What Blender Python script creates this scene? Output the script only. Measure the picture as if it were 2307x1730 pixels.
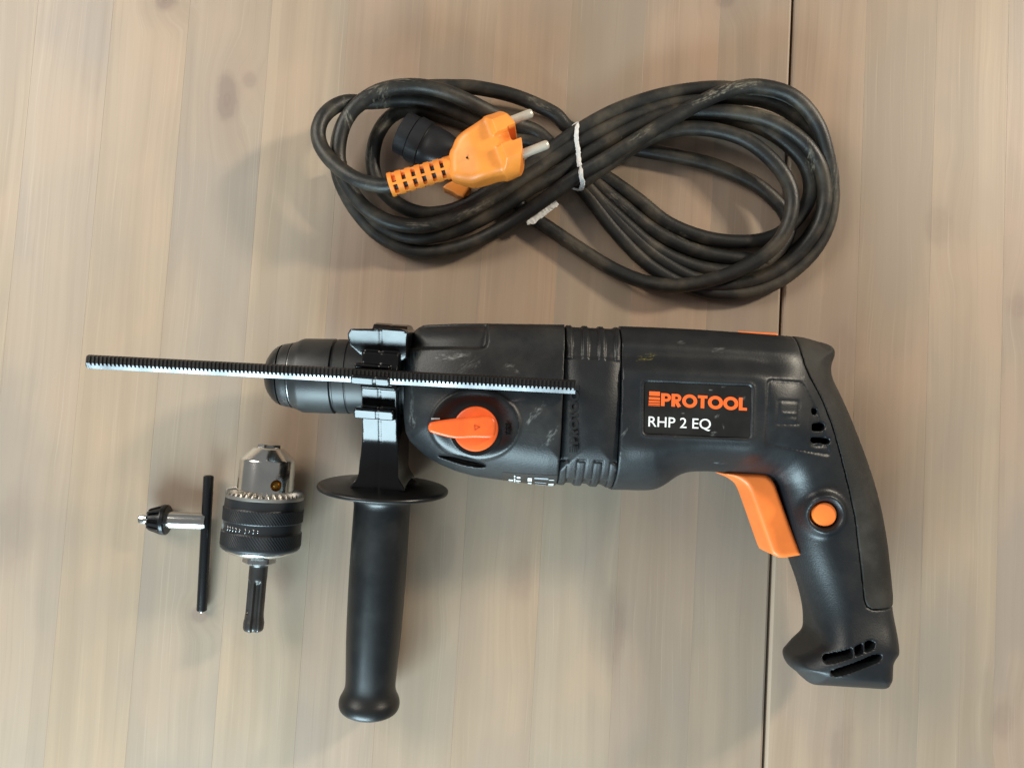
import bpy, math, random
import numpy as np
from mathutils import Vector

scene = bpy.context.scene
for o in list(bpy.data.objects): bpy.data.objects.remove(o)

# ------------------------------------------------------------------ camera
PW, PH = 2307.0, 1730.0            # photograph size; traced points are in its pixels
FPX = 1810.0                       # focal length in photo pixels (28 mm equivalent phone lens)
DIST = 436.0                       # mm from lens to the table centre
TILT = math.radians(3.5)
CAM = np.array([0.0, -DIST*math.sin(TILT), DIST*math.cos(TILT)])
FWD = -CAM/np.linalg.norm(CAM); RGT = np.array([1.0, 0, 0]); UPV = np.cross(RGT, FWD)

cd = bpy.data.cameras.new('camera'); cam = bpy.data.objects.new('camera', cd)
scene.collection.objects.link(cam); scene.camera = cam
cam.location = CAM*0.001; cam.rotation_euler = (TILT, 0, 0)
cd.sensor_width = 36; cd.lens = 36*FPX/PW; cd.clip_start = 0.01; cd.clip_end = 50
scene.render.resolution_x, scene.render.resolution_y = 1024, 767

# ------------------------------------------------------------------ light
w = bpy.data.worlds.new('World'); scene.world = w; w.use_nodes = True
bg = w.node_tree.nodes['Background']; bg.inputs[0].default_value = (0.97, 0.98, 1.0, 1); bg.inputs[1].default_value = 0.21

def area_lamp(name, loc, target, sx, sy, power, col):
    ld = bpy.data.lights.new(name, 'AREA'); ld.shape = 'RECTANGLE'; ld.size = sx; ld.size_y = sy
    ld.energy = power; ld.color = col
    o = bpy.data.objects.new(name, ld); scene.collection.objects.link(o); o.location = loc
    o.rotation_euler = (Vector(target)-Vector(loc)).to_track_quat('-Z', 'Y').to_euler()
    return o
area_lamp('window_light', (-0.36, -1.00, 0.46), (-0.05, -0.02, 0.03), 0.72, 0.56, 30, (0.66, 0.90, 1.0))
area_lamp('left_window_light', (-0.95, 0.62, 0.90), (-0.20, 0.08, 0), 0.7, 0.7, 14, (1.0, 0.94, 0.84))
area_lamp('side_window_light', (1.05, 0.56, 0.66), (0.0, 0.10, 0), 0.13, 0.13, 14.5, (1.0, 0.89, 0.72))
scene.view_settings.view_transform = 'Standard'; scene.view_settings.look = 'None'
scene.view_settings.gamma = 1; scene.view_settings.exposure = 0.0

# ------------------------------------------------------------------ pixel helpers (mm)
def at(px, py, z):
    d = FWD + RGT*((px-PW/2)/FPX) - UPV*((py-PH/2)/FPX)
    return CAM + d*((z-CAM[2])/d[2])
def _r(x0, y0, k): return lambda x, y: (x0+x/k, y0+y/k)
R1 = _r(680, 150, 3.529); R2 = _r(1180, 150, 2.9105); R3 = _r(580, 720, 2.9105); R4 = _r(1240, 720, 2.6756)
R5 = _r(1640, 1000, 2.8595); R6 = _r(290, 980, 3.530); R7 = _r(680, 1040, 2.764); R8 = _r(160, 740, 4.096)
R9 = _r(860, 230, 5.53); RC = _r(760, 730, 4.366)
def trace(R, pts, z): return [tuple(at(*R(x, y), z)[:2]) for x, y in pts]

# ------------------------------------------------------------------ object helpers
MM = 0.001
def link(o, parent=None):
    scene.collection.objects.link(o)
    if parent is not None: o.parent = parent
    return o
def world_base(o):
    b = np.zeros(3)
    while o is not None: b += np.array(o.location)*1000; o = o.parent
    return b
def mesh_obj(name, V, F, mat, parent=None, smooth=True, sharp=None):
    """V in world mm."""
    V = np.asarray(V, dtype=np.float64) - world_base(parent)
    me = bpy.data.meshes.new(name)
    if isinstance(F, np.ndarray) and F.shape[1] == 4 and len(F) > 4000:
        n = len(F)
        me.vertices.add(len(V)); me.vertices.foreach_set('co', (V*MM).astype(np.float32).ravel())
        me.loops.add(4*n); me.loops.foreach_set('vertex_index', F.astype(np.int32).ravel())
        me.polygons.add(n); me.polygons.foreach_set('loop_start', np.arange(0, 4*n, 4, dtype=np.int32))
        me.update(calc_edges=True)
    else:
        me.from_pydata([tuple(v) for v in V*MM], [], [tuple(int(i) for i in f) for f in F]); me.update()
    if smooth:
        me.polygons.foreach_set('use_smooth', [True]*len(me.polygons))
        if sharp: me.set_sharp_from_angle(angle=math.radians(sharp))
    me.materials.append(mat)
    return link(bpy.data.objects.new(name, me), parent)
def thing(name, label, cat, base, group=None):
    o = bpy.data.objects.new(name, None); o.empty_display_size = 0.02; link(o)
    o.location = Vector(base)*MM; o['label'] = label; o['category'] = cat
    if group: o['group'] = group
    return o

def frame(a, up=(0, 0, 1)):
    a = np.asarray(a, float); a = a/np.linalg.norm(a)
    u = np.cross(a, up); u /= np.linalg.norm(u); v = np.cross(u, a)
    return a, u, v            # axis, side, up
def lathe(prof, p0, a, n=64, rfun=None, sfun=None, up=(0, 0, 1), caps=True, sub=None):
    """prof: (s, r); theta=0 is 'up'. rfun(s,r,th)->r, sfun(s,th)->s offset"""
    a, u, v = frame(a, up); p0 = np.asarray(p0, float)
    if sub:
        out = [prof[0]]
        for (s0, r0), (s1, r1) in zip(prof[:-1], prof[1:]):
            m = max(1, int(math.hypot(s1-s0, r1-r0)/sub))
            out += [(s0+(s1-s0)*k/m, r0+(r1-r0)*k/m) for k in range(1, m+1)]
        prof = out
    th = np.linspace(0, 2*math.pi, n, endpoint=False)
    V = []
    for s, r in prof:
        rr = np.full(n, float(r)) if rfun is None else rfun(s, r, th)
        ss = np.full(n, float(s)) if sfun is None else s + sfun(s, th)
        V.append(p0 + ss[:, None]*a + (rr*np.cos(th))[:, None]*v + (rr*np.sin(th))[:, None]*u)
    m = len(prof); V = np.concatenate(V)
    F = []
    for i in range(m-1):
        for j in range(n):
            k = (j+1) % n
            F.append((i*n+j, i*n+k, (i+1)*n+k, (i+1)*n+j))
    if caps:
        F.append(tuple(range(n-1, -1, -1))); F.append(tuple((m-1)*n+j for j in range(n)))
    return V, F
def catmull(P, step=1.2, closed=False):
    P = np.asarray(P, float); n = len(P); out = []
    segs = n if closed else n-1
    for i in range(segs):
        if closed: p0, p1, p2, p3 = P[(i-1) % n], P[i], P[(i+1) % n], P[(i+2) % n]
        else: p0, p1, p2, p3 = P[max(i-1, 0)], P[i], P[i+1], P[min(i+2, n-1)]
        m = max(2, int(np.linalg.norm(p2-p1)/step))
        t = (np.arange(m)/m)[:, None]
        out.append(0.5*((2*p1)+(-p0+p2)*t+(2*p0-5*p1+4*p2-p3)*t*t+(-p0+3*p1-3*p2+p3)*t**3))
    if not closed: out.append(P[-1:])
    return np.concatenate(out)
def tube(P, r, n=14, flat=1.0, closed=False):
    P = np.asarray(P, float); m = len(P)
    T = np.gradient(P, axis=0) if not closed else (np.roll(P, -1, 0)-np.roll(P, 1, 0))
    T /= np.linalg.norm(T, axis=1)[:, None]
    N = np.cross(T[0], (0, 0, 1)); N /= np.linalg.norm(N)
    rr = np.full(m, float(r)) if np.isscalar(r) else np.asarray(r)
    th = np.linspace(0, 2*math.pi, n, endpoint=False); V = []
    for i in range(m):
        N = N - T[i]*N.dot(T[i]); N /= np.linalg.norm(N); B = np.cross(T[i], N)
        V.append(P[i]+rr[i]*(np.cos(th)[:, None]*N+flat*np.sin(th)[:, None]*B))
    V = np.concatenate(V); F = []
    for i in range(m if closed else m-1):
        q = (i+1) % m
        for j in range(n):
            k = (j+1) % n; F.append((i*n+j, i*n+k, q*n+k, q*n+j))
    if not closed: F.append(tuple(range(n-1, -1, -1))); F.append(tuple((m-1)*n+j for j in range(n)))
    return V, F
def join(parts):
    V, F, o = [], [], 0
    for v, f in parts:
        V.append(np.asarray(v)); F += [tuple(i+o for i in q) for q in f]; o += len(v)
    return np.concatenate(V), F
def plate(poly, z0, z1):
    """flat prism from a world-xy polygon (convex or nearly), heights z0<z1"""
    n = len(poly); c = np.mean(poly, axis=0)
    area = sum(poly[i][0]*poly[(i+1) % n][1]-poly[(i+1) % n][0]*poly[i][1] for i in range(n))
    if area < 0: poly = poly[::-1]
    V = [(x, y, z0) for x, y in poly]+[(x, y, z1) for x, y in poly]
    F = [tuple(range(n-1, -1, -1)), tuple(range(n, 2*n))]+[(i, (i+1) % n, n+(i+1) % n, n+i) for i in range(n)]
    return np.array(V, float), F
def round_poly(P, r, k=5):
    P = [np.array(p, float) for p in P]; n = len(P); out = []
    for i in range(n):
        a, b, c = P[i-1], P[i], P[(i+1) % n]
        e0 = (a-b)/np.linalg.norm(a-b); e1 = (c-b)/np.linalg.norm(c-b)
        for t in np.linspace(0, 1, k):
            p = b+e0*r*(1-t)**2+e1*r*t**2
            out.append(tuple(p))
    return out

# ------------------------------------------------------------------ implicit modelling
def sdf2(poly, X, Y):
    P = np.asarray(poly, float); x = X.ravel(); y = Y.ravel()
    d = np.full(x.shape, 1e18); s = np.ones(x.shape)
    n = len(P); j = n-1
    for i in range(n):
        ex, ey = P[j]-P[i]; wx = x-P[i][0]; wy = y-P[i][1]
        t = np.clip((wx*ex+wy*ey)/(ex*ex+ey*ey+1e-12), 0, 1)
        d = np.minimum(d, (wx-ex*t)**2+(wy-ey*t)**2)
        c1 = y >= P[i][1]; c2 = y < P[j][1]; c3 = ex*wy > ey*wx
        fl = (c1 & c2 & c3) | (~c1 & ~c2 & ~c3)
        s[fl] *= -1; j = i
    return (s*np.sqrt(d)).reshape(X.shape)
def rbf(ctrl, X, Y, scale=60.0):
    """thin-plate interpolation of (x,y,val)"""
    C = np.asarray(ctrl, float); n = len(C)
    def ph(r2): return np.where(r2 > 1e-12, r2*np.log(np.maximum(r2, 1e-12)), 0)
    p = C[:, :2]/scale
    A = np.zeros((n+3, n+3)); A[:n, :n] = ph(((p[:, None]-p[None])**2).sum(-1))+1e-4*np.eye(n)
    A[:n, n] = 1; A[:n, n+1:] = p; A[n, :n] = 1; A[n+1:, :n] = p.T
    wv = np.linalg.solve(A, np.concatenate([C[:, 2], np.zeros(3)]))
    x = X/scale; y = Y/scale; out = wv[n]+wv[n+1]*x+wv[n+2]*y
    for i in range(n): out = out+wv[i]*ph((x-p[i, 0])**2+(y-p[i, 1])**2)
    return out
def sstep(a, b, x):
    t = np.clip((x-a)/(b-a), 0, 1); return t*t*(3-2*t)
def smin(a, b, k):
    h = np.clip(0.5+0.5*(b-a)/k, 0, 1); return b*(1-h)+a*h-k*h*(1-h)
def extr(d2, Z, T, r):
    qx = d2+r; qz = np.abs(Z)-T+r
    return np.sqrt(np.maximum(qx, 0)**2+np.maximum(qz, 0)**2)+np.minimum(np.maximum(qx, qz), 0)-r
def nets(F, org, h):
    S = F < 0
    c = np.zeros(tuple(np.array(F.shape)-1), np.int8)
    for i in (0, 1):
        for j in (0, 1):
            for k in (0, 1):
                c += S[i:F.shape[0]-1+i, j:F.shape[1]-1+j, k:F.shape[2]-1+k]
    act = (c > 0) & (c < 8); I, J, K = np.nonzero(act); N = len(I)
    cor = [(i, j, k) for i in (0, 1) for j in (0, 1) for k in (0, 1)]
    val = {q: F[I+q[0], J+q[1], K+q[2]].astype(np.float64) for q in cor}
    pos = np.zeros((N, 3)); cnt = np.zeros(N)
    for q in cor:
        for ax in range(3):
            if q[ax] == 0:
                q2 = tuple(1 if t == ax else q[t] for t in range(3))
                a, b = val[q], val[q2]; m = (a < 0) != (b < 0)
                t = a[m]/(a[m]-b[m]); p = np.tile(np.array(q, float), (m.sum(), 1)); p[:, ax] += t
                pos[m] += p; cnt[m] += 1
    V = (pos/cnt[:, None]+np.stack([I, J, K], 1))*h+np.asarray(org)
    idx = -np.ones(act.shape, np.int64); idx[I, J, K] = np.arange(N)
    Q = []
    for ax in range(3):
        b, cc = (ax+1) % 3, (ax+2) % 3
        s0 = [slice(None)]*3; s1 = [slice(None)]*3; s0[ax] = slice(0, -1); s1[ax] = slice(1, None)
        A, B = S[tuple(s0)], S[tuple(s1)]
        E = np.stack(np.nonzero(A != B), 1)
        ok = (E[:, b] > 0) & (E[:, cc] > 0) & (E[:, b] < F.shape[b]-1) & (E[:, cc] < F.shape[cc]-1); E = E[ok]
        ins = A[E[:, 0], E[:, 1], E[:, 2]]
        def g(db, dc):
            e = E.copy(); e[:, b] += db; e[:, cc] += dc; return idx[e[:, 0], e[:, 1], e[:, 2]]
        q = np.stack([g(-1, -1), g(0, -1), g(0, 0), g(-1, 0)], 1)
        q[~ins] = q[~ins][:, ::-1]; Q.append(q)
    return V, np.concatenate(Q)
class Grid:
    def __init__(s, lo, hi, h):
        s.h = h; s.lo = np.array(lo, float)
        n = [int((b-a)/h)+2 for a, b in zip(lo, hi)]
        s.x = lo[0]+h*np.arange(n[0]); s.y = lo[1]+h*np.arange(n[1]); s.z = lo[2]+h*np.arange(n[2])
        X, Y = np.meshgrid(s.x, s.y, indexing='ij'); s.X = X; s.Y = Y
        s.X3 = X[:, :, None]; s.Y3 = Y[:, :, None]; s.Z3 = s.z[None, None, :]
    def mesh(s, F): return nets(np.broadcast_to(F, (len(s.x), len(s.y), len(s.z))).astype(np.float32), s.lo, s.h)
def bbox(poly, pad):
    P = np.asarray(poly); return P.min(0)-pad, P.max(0)+pad

# ------------------------------------------------------------------ materials
class NT:
    def __init__(s, name):
        s.m = bpy.data.materials.new(name); s.m.use_nodes = True; s.t = s.m.node_tree
        s.b = s.t.nodes['Principled BSDF']
    def n(s, ty, ins=None, **kw):
        nd = s.t.nodes.new(ty)
        for k, v in kw.items(): setattr(nd, k, v)
        for k, v in (ins or {}).items(): s.put(nd.inputs[k], v)
        return nd
    def put(s, sock, v):
        if hasattr(v, 'is_output') or isinstance(v, bpy.types.NodeSocket): s.t.links.new(v, sock)
        else: sock.default_value = v
    def math(s, op, a, b=None, clamp=False):
        nd = s.n('ShaderNodeMath', operation=op); nd.use_clamp = clamp; s.put(nd.inputs[0], a)
        if b is not None: s.put(nd.inputs[1], b)
        return nd.outputs[0]
    def noise(s, vec, scale, detail=3, rough=0.5):
        nd = s.n('ShaderNodeTexNoise', {'Vector': vec, 'Scale': scale, 'Detail': detail, 'Roughness': rough}); return nd.outputs['Fac']
    def ramp(s, f, a, b):
        nd = s.n('ShaderNodeMapRange', {'Value': f, 'From Min': a, 'From Max': b}); nd.interpolation_type = 'SMOOTHSTEP'; return nd.outputs[0]
    def mix(s, f, a, b):
        nd = s.n('ShaderNodeMix', data_type='RGBA'); s.put(nd.inputs[0], f); s.put(nd.inputs[6], a); s.put(nd.inputs[7], b); return nd.outputs[2]
    def map(s, vec, scale=(1, 1, 1), rot=(0, 0, 0), loc=(0, 0, 0)):
        nd = s.n('ShaderNodeMapping', {'Vector': vec, 'Scale': scale, 'Rotation': rot, 'Location': loc}); return nd.outputs[0]
    def pos(s): return s.n('ShaderNodeNewGeometry').outputs['Position']
    def bump(s, h, strength, dist=0.001):
        nd = s.n('ShaderNodeBump', {'Height': h, 'Strength': strength, 'Distance': dist}); s.put(s.b.inputs['Normal'], nd.outputs[0])
    def set(s, **kw):
        for k, v in kw.items(): s.put(s.b.inputs[k.replace('_', ' ')], v)
        return s.m
def C(r, g, b): return (r, g, b, 1)

def spot(m, P, centre, rx, ry, ang):
    """streaky scuff of its own shape round a point of the object (metres)"""
    v = m.n('ShaderNodeVectorMath', {0: P, 1: tuple(np.array(centre)*MM)}, operation='SUBTRACT').outputs[0]
    v = m.map(v, rot=(0, 0, ang))
    st = m.noise(m.map(v, scale=(190, 900, 1), loc=(centre[0], centre[1], 0)), 1.0, 4, 0.7)
    br = m.noise(m.map(v, scale=(420, 420, 1), loc=(centre[1], centre[0], 0)), 1.0, 4, 0.7)
    v = m.n('ShaderNodeVectorMath', {0: v, 1: (1000/rx, 1000/ry, 0)}, operation='MULTIPLY').outputs[0]
    l = m.n('ShaderNodeVectorMath', {0: v}, operation='LENGTH').outputs['Value']
    l = m.math('ADD', l, m.math('MULTIPLY', m.math('SUBTRACT', br, 0.5), 2.4))
    return m.math('MULTIPLY', m.ramp(l, 1.15, 0.3), m.ramp(st, 0.44, 0.64))

def plastic(name, base, rough, grain=0.12, dust=0.25, spots=(), coat=0.0, spec=0.5, dirt=(0.060, 0.055, 0.047, 1)):
    m = NT(name); P = m.pos()
    big = m.noise(P, 45, 4, 0.6); fine = m.noise(P, 1400, 2)
    scr = m.noise(m.map(P, scale=(60, 420, 60), rot=(0, 0, 0.6)), 1.0, 5, 0.7)
    scr2 = m.noise(m.map(P, scale=(380, 50, 60), rot=(0, 0, 0.35)), 1.0, 5, 0.7)
    sm = m.math('MULTIPLY', m.ramp(m.math('MAXIMUM', scr, scr2), 0.68, 0.76), m.ramp(m.noise(P, 26, 3), 0.5, 0.68))
    col = m.mix(m.math('MULTIPLY', m.ramp(big, 0.42, 0.72), dust), base, dirt)
    col = m.mix(m.math('MULTIPLY', sm, min(1.0, dust*2.0)), col, C(0.22, 0.23, 0.23))
    if spots:
        for c, rx, ry, ang, colr, amt in spots:
            if ry > rx: rx, ry, ang = ry, rx, ang+math.pi/2
            f = m.math('MULTIPLY', spot(m, P, c, rx, ry, -ang), amt*0.5)
            col = m.mix(f, col, colr)
    rg = m.math('ADD', m.math('MULTIPLY', m.math('SUBTRACT', big, 0.5), 0.25), rough)
    m.bump(fine, grain, 0.0004)
    return m.set(Base_Color=col, Roughness=rg, Coat_Weight=coat, Coat_Roughness=0.15, Specular_IOR_Level=spec)
def simple(name, base, rough, metal=0.0, vary=0.12, grain=0.05, scale=300, spec=0.5, sss=0.0):
    m = NT(name); P = m.pos(); f = m.noise(P, scale*0.25, 4); g = m.noise(P, scale*4, 2)
    dark = tuple(c*(1-vary*2) for c in base[:3])+(1,)
    col = m.mix(m.ramp(f, 0.35, 0.7), base, dark)
    m.bump(g, grain, 0.0004)
    return m.set(Base_Color=col, Roughness=m.math('ADD', m.math('MULTIPLY', m.math('SUBTRACT', f, 0.5), 0.2), rough), Metallic=metal, Specular_IOR_Level=spec, Subsurface_Weight=sss, Subsurface_Radius=(0.004, 0.0015, 0.0005))

Z0 = 38.0      # mid-plane of the drill lying on its side
ZL = Z0+36.0   # label plane
M = {}
white_scuff = C(0.45, 0.46, 0.44)
M['gear'] = plastic('gear_housing_plastic', C(0.008, 0.009, 0.0105), 0.45, grain=0.2, dust=0.25, spots=[
    (at(*R3(1270, 240), 74), 9, 2.2, 0.06, white_scuff, 0.9), (at(*R3(1390, 300), 74), 6, 3, 0.6, C(0.25, 0.25, 0.23), 0.7),
    (at(*R3(1640, 310), 74), 3, 1.5, 0.3, white_scuff, 0.6), (at(*R3(1700, 345), 74), 2.2, 0.9, -0.6, white_scuff, 0.7),
    (at(*R3(1820, 620), 74), 6, 1.6, 0.9, white_scuff, 0.7), (at(*R3(1920, 770), 74), 6, 2.0, 0.9, white_scuff, 0.55),
    (at(*R3(1690, 540), 74), 4, 1.6, 0.3, C(0.3, 0.2, 0.22), 0.4), (at(*R3(1040, 240), 68), 5, 8, 0, C(0.12, 0.12, 0.1), 0.7),
    (at(*R3(1010, 640), 68), 2, 6, 0, white_scuff, 0.5), (at(*R3(1010, 500), 68), 1.5, 7, 0, C(.2, .2, .19), 0.6)])
M['motor'] = plastic('motor_housing_plastic', C(0.007, 0.0085, 0.0105), 0.43, grain=0.2, dust=0.12, spots=[
    (at(*R4(582, 227), 70), 5.0, 1.6, 0.25, C(0.42, 0.36, 0.03), 1.0), (at(*R4(1020, 185), 68), 4, 1.5, 0.1, white_scuff, 0.4),
    (at(*R4(790, 138), 66), 3, 1, 0.1, white_scuff, 0.5), (at(*R4(1515, 352), 66), 1.6, 1.2, 0, white_scuff, 0.9),
    (at(*R4(1020, 862), 60), 3, 1, 0, C(.3, .32, .33), 0.6), (at(*R4(430, 705), 74), 5, 0.8, 0.9, white_scuff, 0.5)])
M['band'] = plastic('band_plastic', C(0.0075, 0.0085, 0.010), 0.44, grain=0.2, dust=0.18)
M['black'] = plastic('plain_black_plastic', C(0.004, 0.004, 0.0042), 0.34, dust=0.06)
M['gloss'] = plastic('glossy_black_plastic', C(0.004, 0.004, 0.0045), 0.21, grain=0.02, dust=0.06, spec=0.5)
M['grip'] = plastic('grip_black_plastic', C(0.0045, 0.005, 0.0055), 0.36, grain=0.08, dust=0.10)
M['sleeve'] = plastic('sleeve_rubber', C(0.016, 0.017, 0.018), 0.40, grain=0.1, dust=0.3)
M['rubber'] = plastic('rubber_grip', C(0.014, 0.013, 0.011), 0.62, grain=0.25, dust=0.45, spec=0.35)
tan = C(0.30, 0.27, 0.21)
M['cable'] = plastic('cable_rubber', C(0.011, 0.0108, 0.0098), 0.46, grain=0.3, dust=0.9, dirt=C(0.070, 0.056, 0.038), spots=[(at(*R(x, y), z), a_, b_, t_, tan, k_) for R, x, y, z, a_, b_, t_, k_ in (
    (R2, 1250, 195, 20, 16, 2.6, 0.45, 1.3), (R2, 1440, 150, 20, 9, 2.4, 0.12, 1.1), (R2, 760, 470, 18, 9, 2.0, 0.55, 0.8), (R2, 1850, 640, 12, 2.2, 9, 0.2, 1.2), (R2, 1050, 1120, 8, 12, 2.2, -0.5, 0.7), (R2, 600, 870, 8, 14, 2.2, -0.75, 0.8),
    (R2, 1600, 330, 16, 12, 2.4, -0.3, 0.8), (R2, 2010, 780, 10, 2.5, 12, 0, 0.8), (R2, 330, 1180, 8, 8, 1.6, -0.6, 0.4), (R1, 600, 190, 26, 12, 2.5, 0.6, 0.9), (R1, 800, 130, 25, 10, 2.0, 0.0, 0.9), (R1, 380, 450, 26, 2.4, 14, 0.2, 0.9), (R1, 670, 400, 8, 3, 9, -0.5, 0.9),
    (R1, 1380, 1160, 14, 14, 2.2, 0.5, 0.9), (R1, 950, 1280, 18, 10, 2.0, 0.0, 0.6), (R1, 540, 700, 10, 2.4, 9, 0.1, 0.9), (R1, 1880, 320, 7, 9, 2, -0.5, 0.7))])
M['hole'] = simple('vent_dark', C(0.004, 0.004, 0.004), 0.8, spec=0.1)
M['orange'] = simple('orange_plastic', C(0.90, 0.20, 0.035), 0.42, vary=0.06)
M['knob'] = simple('orange_knob_plastic', C(0.88, 0.13, 0.022), 0.36, vary=0.14)
M['plug'] = simple('orange_plug_plastic', C(0.92, 0.295, 0.045), 0.40, vary=0.11, sss=0.0)
M['steel'] = simple('bright_steel', C(0.80, 0.79, 0.74), 0.15, 1.0, vary=0.08, grain=0.03)
M['steel2'] = simple('brushed_steel', C(0.50, 0.50, 0.50), 0.28, 1.0, vary=0.12, grain=0.1)
M['darksteel'] = simple('blackened_steel', C(0.045, 0.047, 0.050), 0.36, 0.6, vary=0.15, grain=0.08)
M['oxide'] = simple('black_oxide_steel', C(0.012, 0.012, 0.013), 0.30, 0.3, vary=0.15, grain=0.05)
M['ringsteel'] = simple('grey_ring_steel', C(0.40, 0.37, 0.33), 0.40, 0.85, vary=0.15, grain=0.08)
M['rod'] = simple('depth_rod_steel', C(0.16, 0.16, 0.165), 0.38, 1.0, vary=0.2, grain=0.05)
M['rodtop'] = simple('depth_rod_dark', C(0.045, 0.042, 0.040), 0.35, 0.6, vary=0.2, grain=0.05)
M['brass'] = simple('brass_bore', C(0.45, 0.26, 0.06), 0.3, 1.0)
M['pin'] = simple('nickel_pin', C(0.78, 0.72, 0.60), 0.38, 0.55, vary=0.05)
M['paper'] = simple('white_tie', C(0.80, 0.79, 0.76), 0.75, vary=0.05)
M['plate'] = plastic('nameplate_black', C(0.009, 0.0085, 0.008), 0.30, grain=0.02, dust=0.12, spots=[(at(*R4(x, y), ZL), a_, b_, t_, white_scuff, k_) for x, y, a_, b_, t_, k_ in ((985, 688, 1.8, 1.0, 0.3, 1), (1045, 403, 1.3, 0.6, 0, 0.8), (1005, 585, 1.6, 0.8, 0.8, 0.8), (1150, 480, 2.2, 1.6, 0.4, 0.5), (1040, 650, 1.0, 1.4, 0.2, 0.6), (965, 425, 0.9, 0.7, 0, 0.6), (800, 565, 0.9, 0.6, 0, 0.6))])
M['print_orange'] = simple('orange_print', C(0.88, 0.13, 0.02), 0.45, vary=0.03)
M['print_white'] = simple('white_print', C(0.82, 0.82, 0.80), 0.45, vary=0.02)
M['print_grey'] = simple('grey_print', C(0.35, 0.36, 0.38), 0.5, vary=0.1)

# ------------------------------------------------------------------ table top: glued pine staves
GAP_A, GAP_B = at(1788, 0, 0), at(1721, 1730, 0)
TD = (GAP_A-GAP_B)[:2]; TD /= np.linalg.norm(TD); TN = np.array([TD[1], -TD[0]])   # along / across (to the right)
TANG = math.atan2(TD[1], TD[0])-math.pi/2
def tcoord(px, py):
    p = at(px, py, 0)[:2]-GAP_B[:2]; return float(p@TN), float(p@TD)
KNOTS = [(512, 222, 7.0, 15, 0.75), (563, 180, 5, 6, 0.45), (372, 2, 8, 7, 0.9), (1632, 2, 7, 6, 0.5), (2297, 690, 9, 10, 0.35), (2112, 505, 9, 16, 0.35),
         (2262, 1620, 9, 12, 0.3), (448, 1385, 6, 5, 0.55), (640, 1310, 7, 14, 0.45), (30, 1200, 15, 26, 0.25), (1900, 800, 11, 22, 0.28), (690, 380, 8, 18, 0.0), (1385, 1420, 8, 26, 0.35), (1170, 1305, 8, 20, 0.3), (1000, 1240, 7, 18, 0.3), (1895, 1690, 8, 20, 0.35)]
def wood_material():
    m = NT('stained_pine'); tc = m.n('ShaderNodeTexCoord').outputs['Object']
    oi = m.n('ShaderNodeObjectInfo'); rnd = oi.outputs['Random']; tint = oi.outputs['Color']
    off = m.n('ShaderNodeCombineXYZ', {'X': m.math('MULTIPLY', rnd, 7.0), 'Y': m.math('MULTIPLY', rnd, 13.0), 'Z': 0.0}).outputs[0]
    P0 = m.n('ShaderNodeVectorMath', {0: tc, 1: off}, operation='ADD').outputs[0]
    wob = m.noise(m.map(P0, scale=(14, 3.2, 1)), 1.0, 3, 0.5)
    X = m.n('ShaderNodeSeparateXYZ', {0: P0}).outputs
    xw = m.math('ADD', X[0], m.math('MULTIPLY', m.math('SUBTRACT', wob, 0.5), 0.018))
    TB = m.n('ShaderNodeVectorMath', {0: m.pos(), 1: tuple(GAP_B*MM)}, operation='SUBTRACT').outputs[0]
    TB = m.map(TB, rot=(0, 0, -TANG))
    wp = m.noise(TB, 60, 4, 0.6); wq = m.noise(m.map(TB, scale=(40, 22, 1)), 1.0, 3)
    kn = core = None
    for px, py, rx, ry, amt in KNOTS:
        if amt <= 0: continue
        a, b = tcoord(px, py)
        v = m.n('ShaderNodeVectorMath', {0: TB, 1: (a*MM, b*MM, 0)}, operation='SUBTRACT').outputs[0]
        v = m.n('ShaderNodeVectorMath', {0: v, 1: (1000/rx, 1000/ry, 0)}, operation='MULTIPLY').outputs[0]
        l = m.n('ShaderNodeVectorMath', {0: v}, operation='LENGTH').outputs['Value']
        l = m.math('ADD', l, m.math('MULTIPLY', m.math('SUBTRACT', wp, 0.5), 0.9))
        l = m.math('ADD', l, m.math('MULTIPLY', m.math('SUBTRACT', wq, 0.5), 0.7))
        f = m.math('MULTIPLY', m.ramp(l, 1.15, 0.35), amt)
        g = m.math('MULTIPLY', f, m.math('ADD', 0.9, m.math('MULTIPLY', m.math('SINE', m.math('MULTIPLY', l, 13.0)), 0.08)))
        halo = m.math('MULTIPLY', m.ramp(l, 3.0, 0.8), amt)
        kn = g if kn is None else m.math('MAXIMUM', kn, g)
        core = halo if core is None else m.math('MAXIMUM', core, halo)
    xk = m.math('ADD', xw, m.math('MULTIPLY', core, 0.010))
    G = m.n('ShaderNodeCombineXYZ', {'X': xk, 'Y': X[1], 'Z': rnd}).outputs[0]
    g1 = m.noise(m.map(G, scale=(95, 1.6, 1)), 1.0, 4, 0.55)
    g2 = m.noise(m.map(G, scale=(420, 5, 1)), 1.0, 4, 0.6)
    g3 = m.noise(m.map(G, scale=(1500, 30, 1)), 1.0, 2)
    big = m.noise(m.map(P0, scale=(18, 9, 1)), 1.0, 3, 0.5)
    col = m.mix(m.ramp(g1, 0.34, 0.68), C(0.364, 0.275, 0.201), C(0.314, 0.235, 0.170))
    col = m.mix(m.math('MULTIPLY', m.ramp(g2, 0.48, 0.75), 0.26), col, C(0.258, 0.186, 0.138))
    col = m.mix(m.math('MULTIPLY', m.ramp(g2, 0.46, 0.28), 0.24), col, C(0.43, 0.33, 0.235))
    col = m.mix(m.math('MULTIPLY', m.ramp(big, 0.44, 0.62), 0.6), col, C(0.292, 0.232, 0.186))
    col = m.mix(m.math('MULTIPLY', m.ramp(big, 0.46, 0.32), 0.55), col, C(0.400, 0.277, 0.196))
    col = m.mix(m.math('MULTIPLY', core, 0.28), col, C(0.25, 0.180, 0.138))
    col = m.mix(m.math('MULTIPLY', kn, 0.75), col, C(0.155, 0.100, 0.085))
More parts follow.
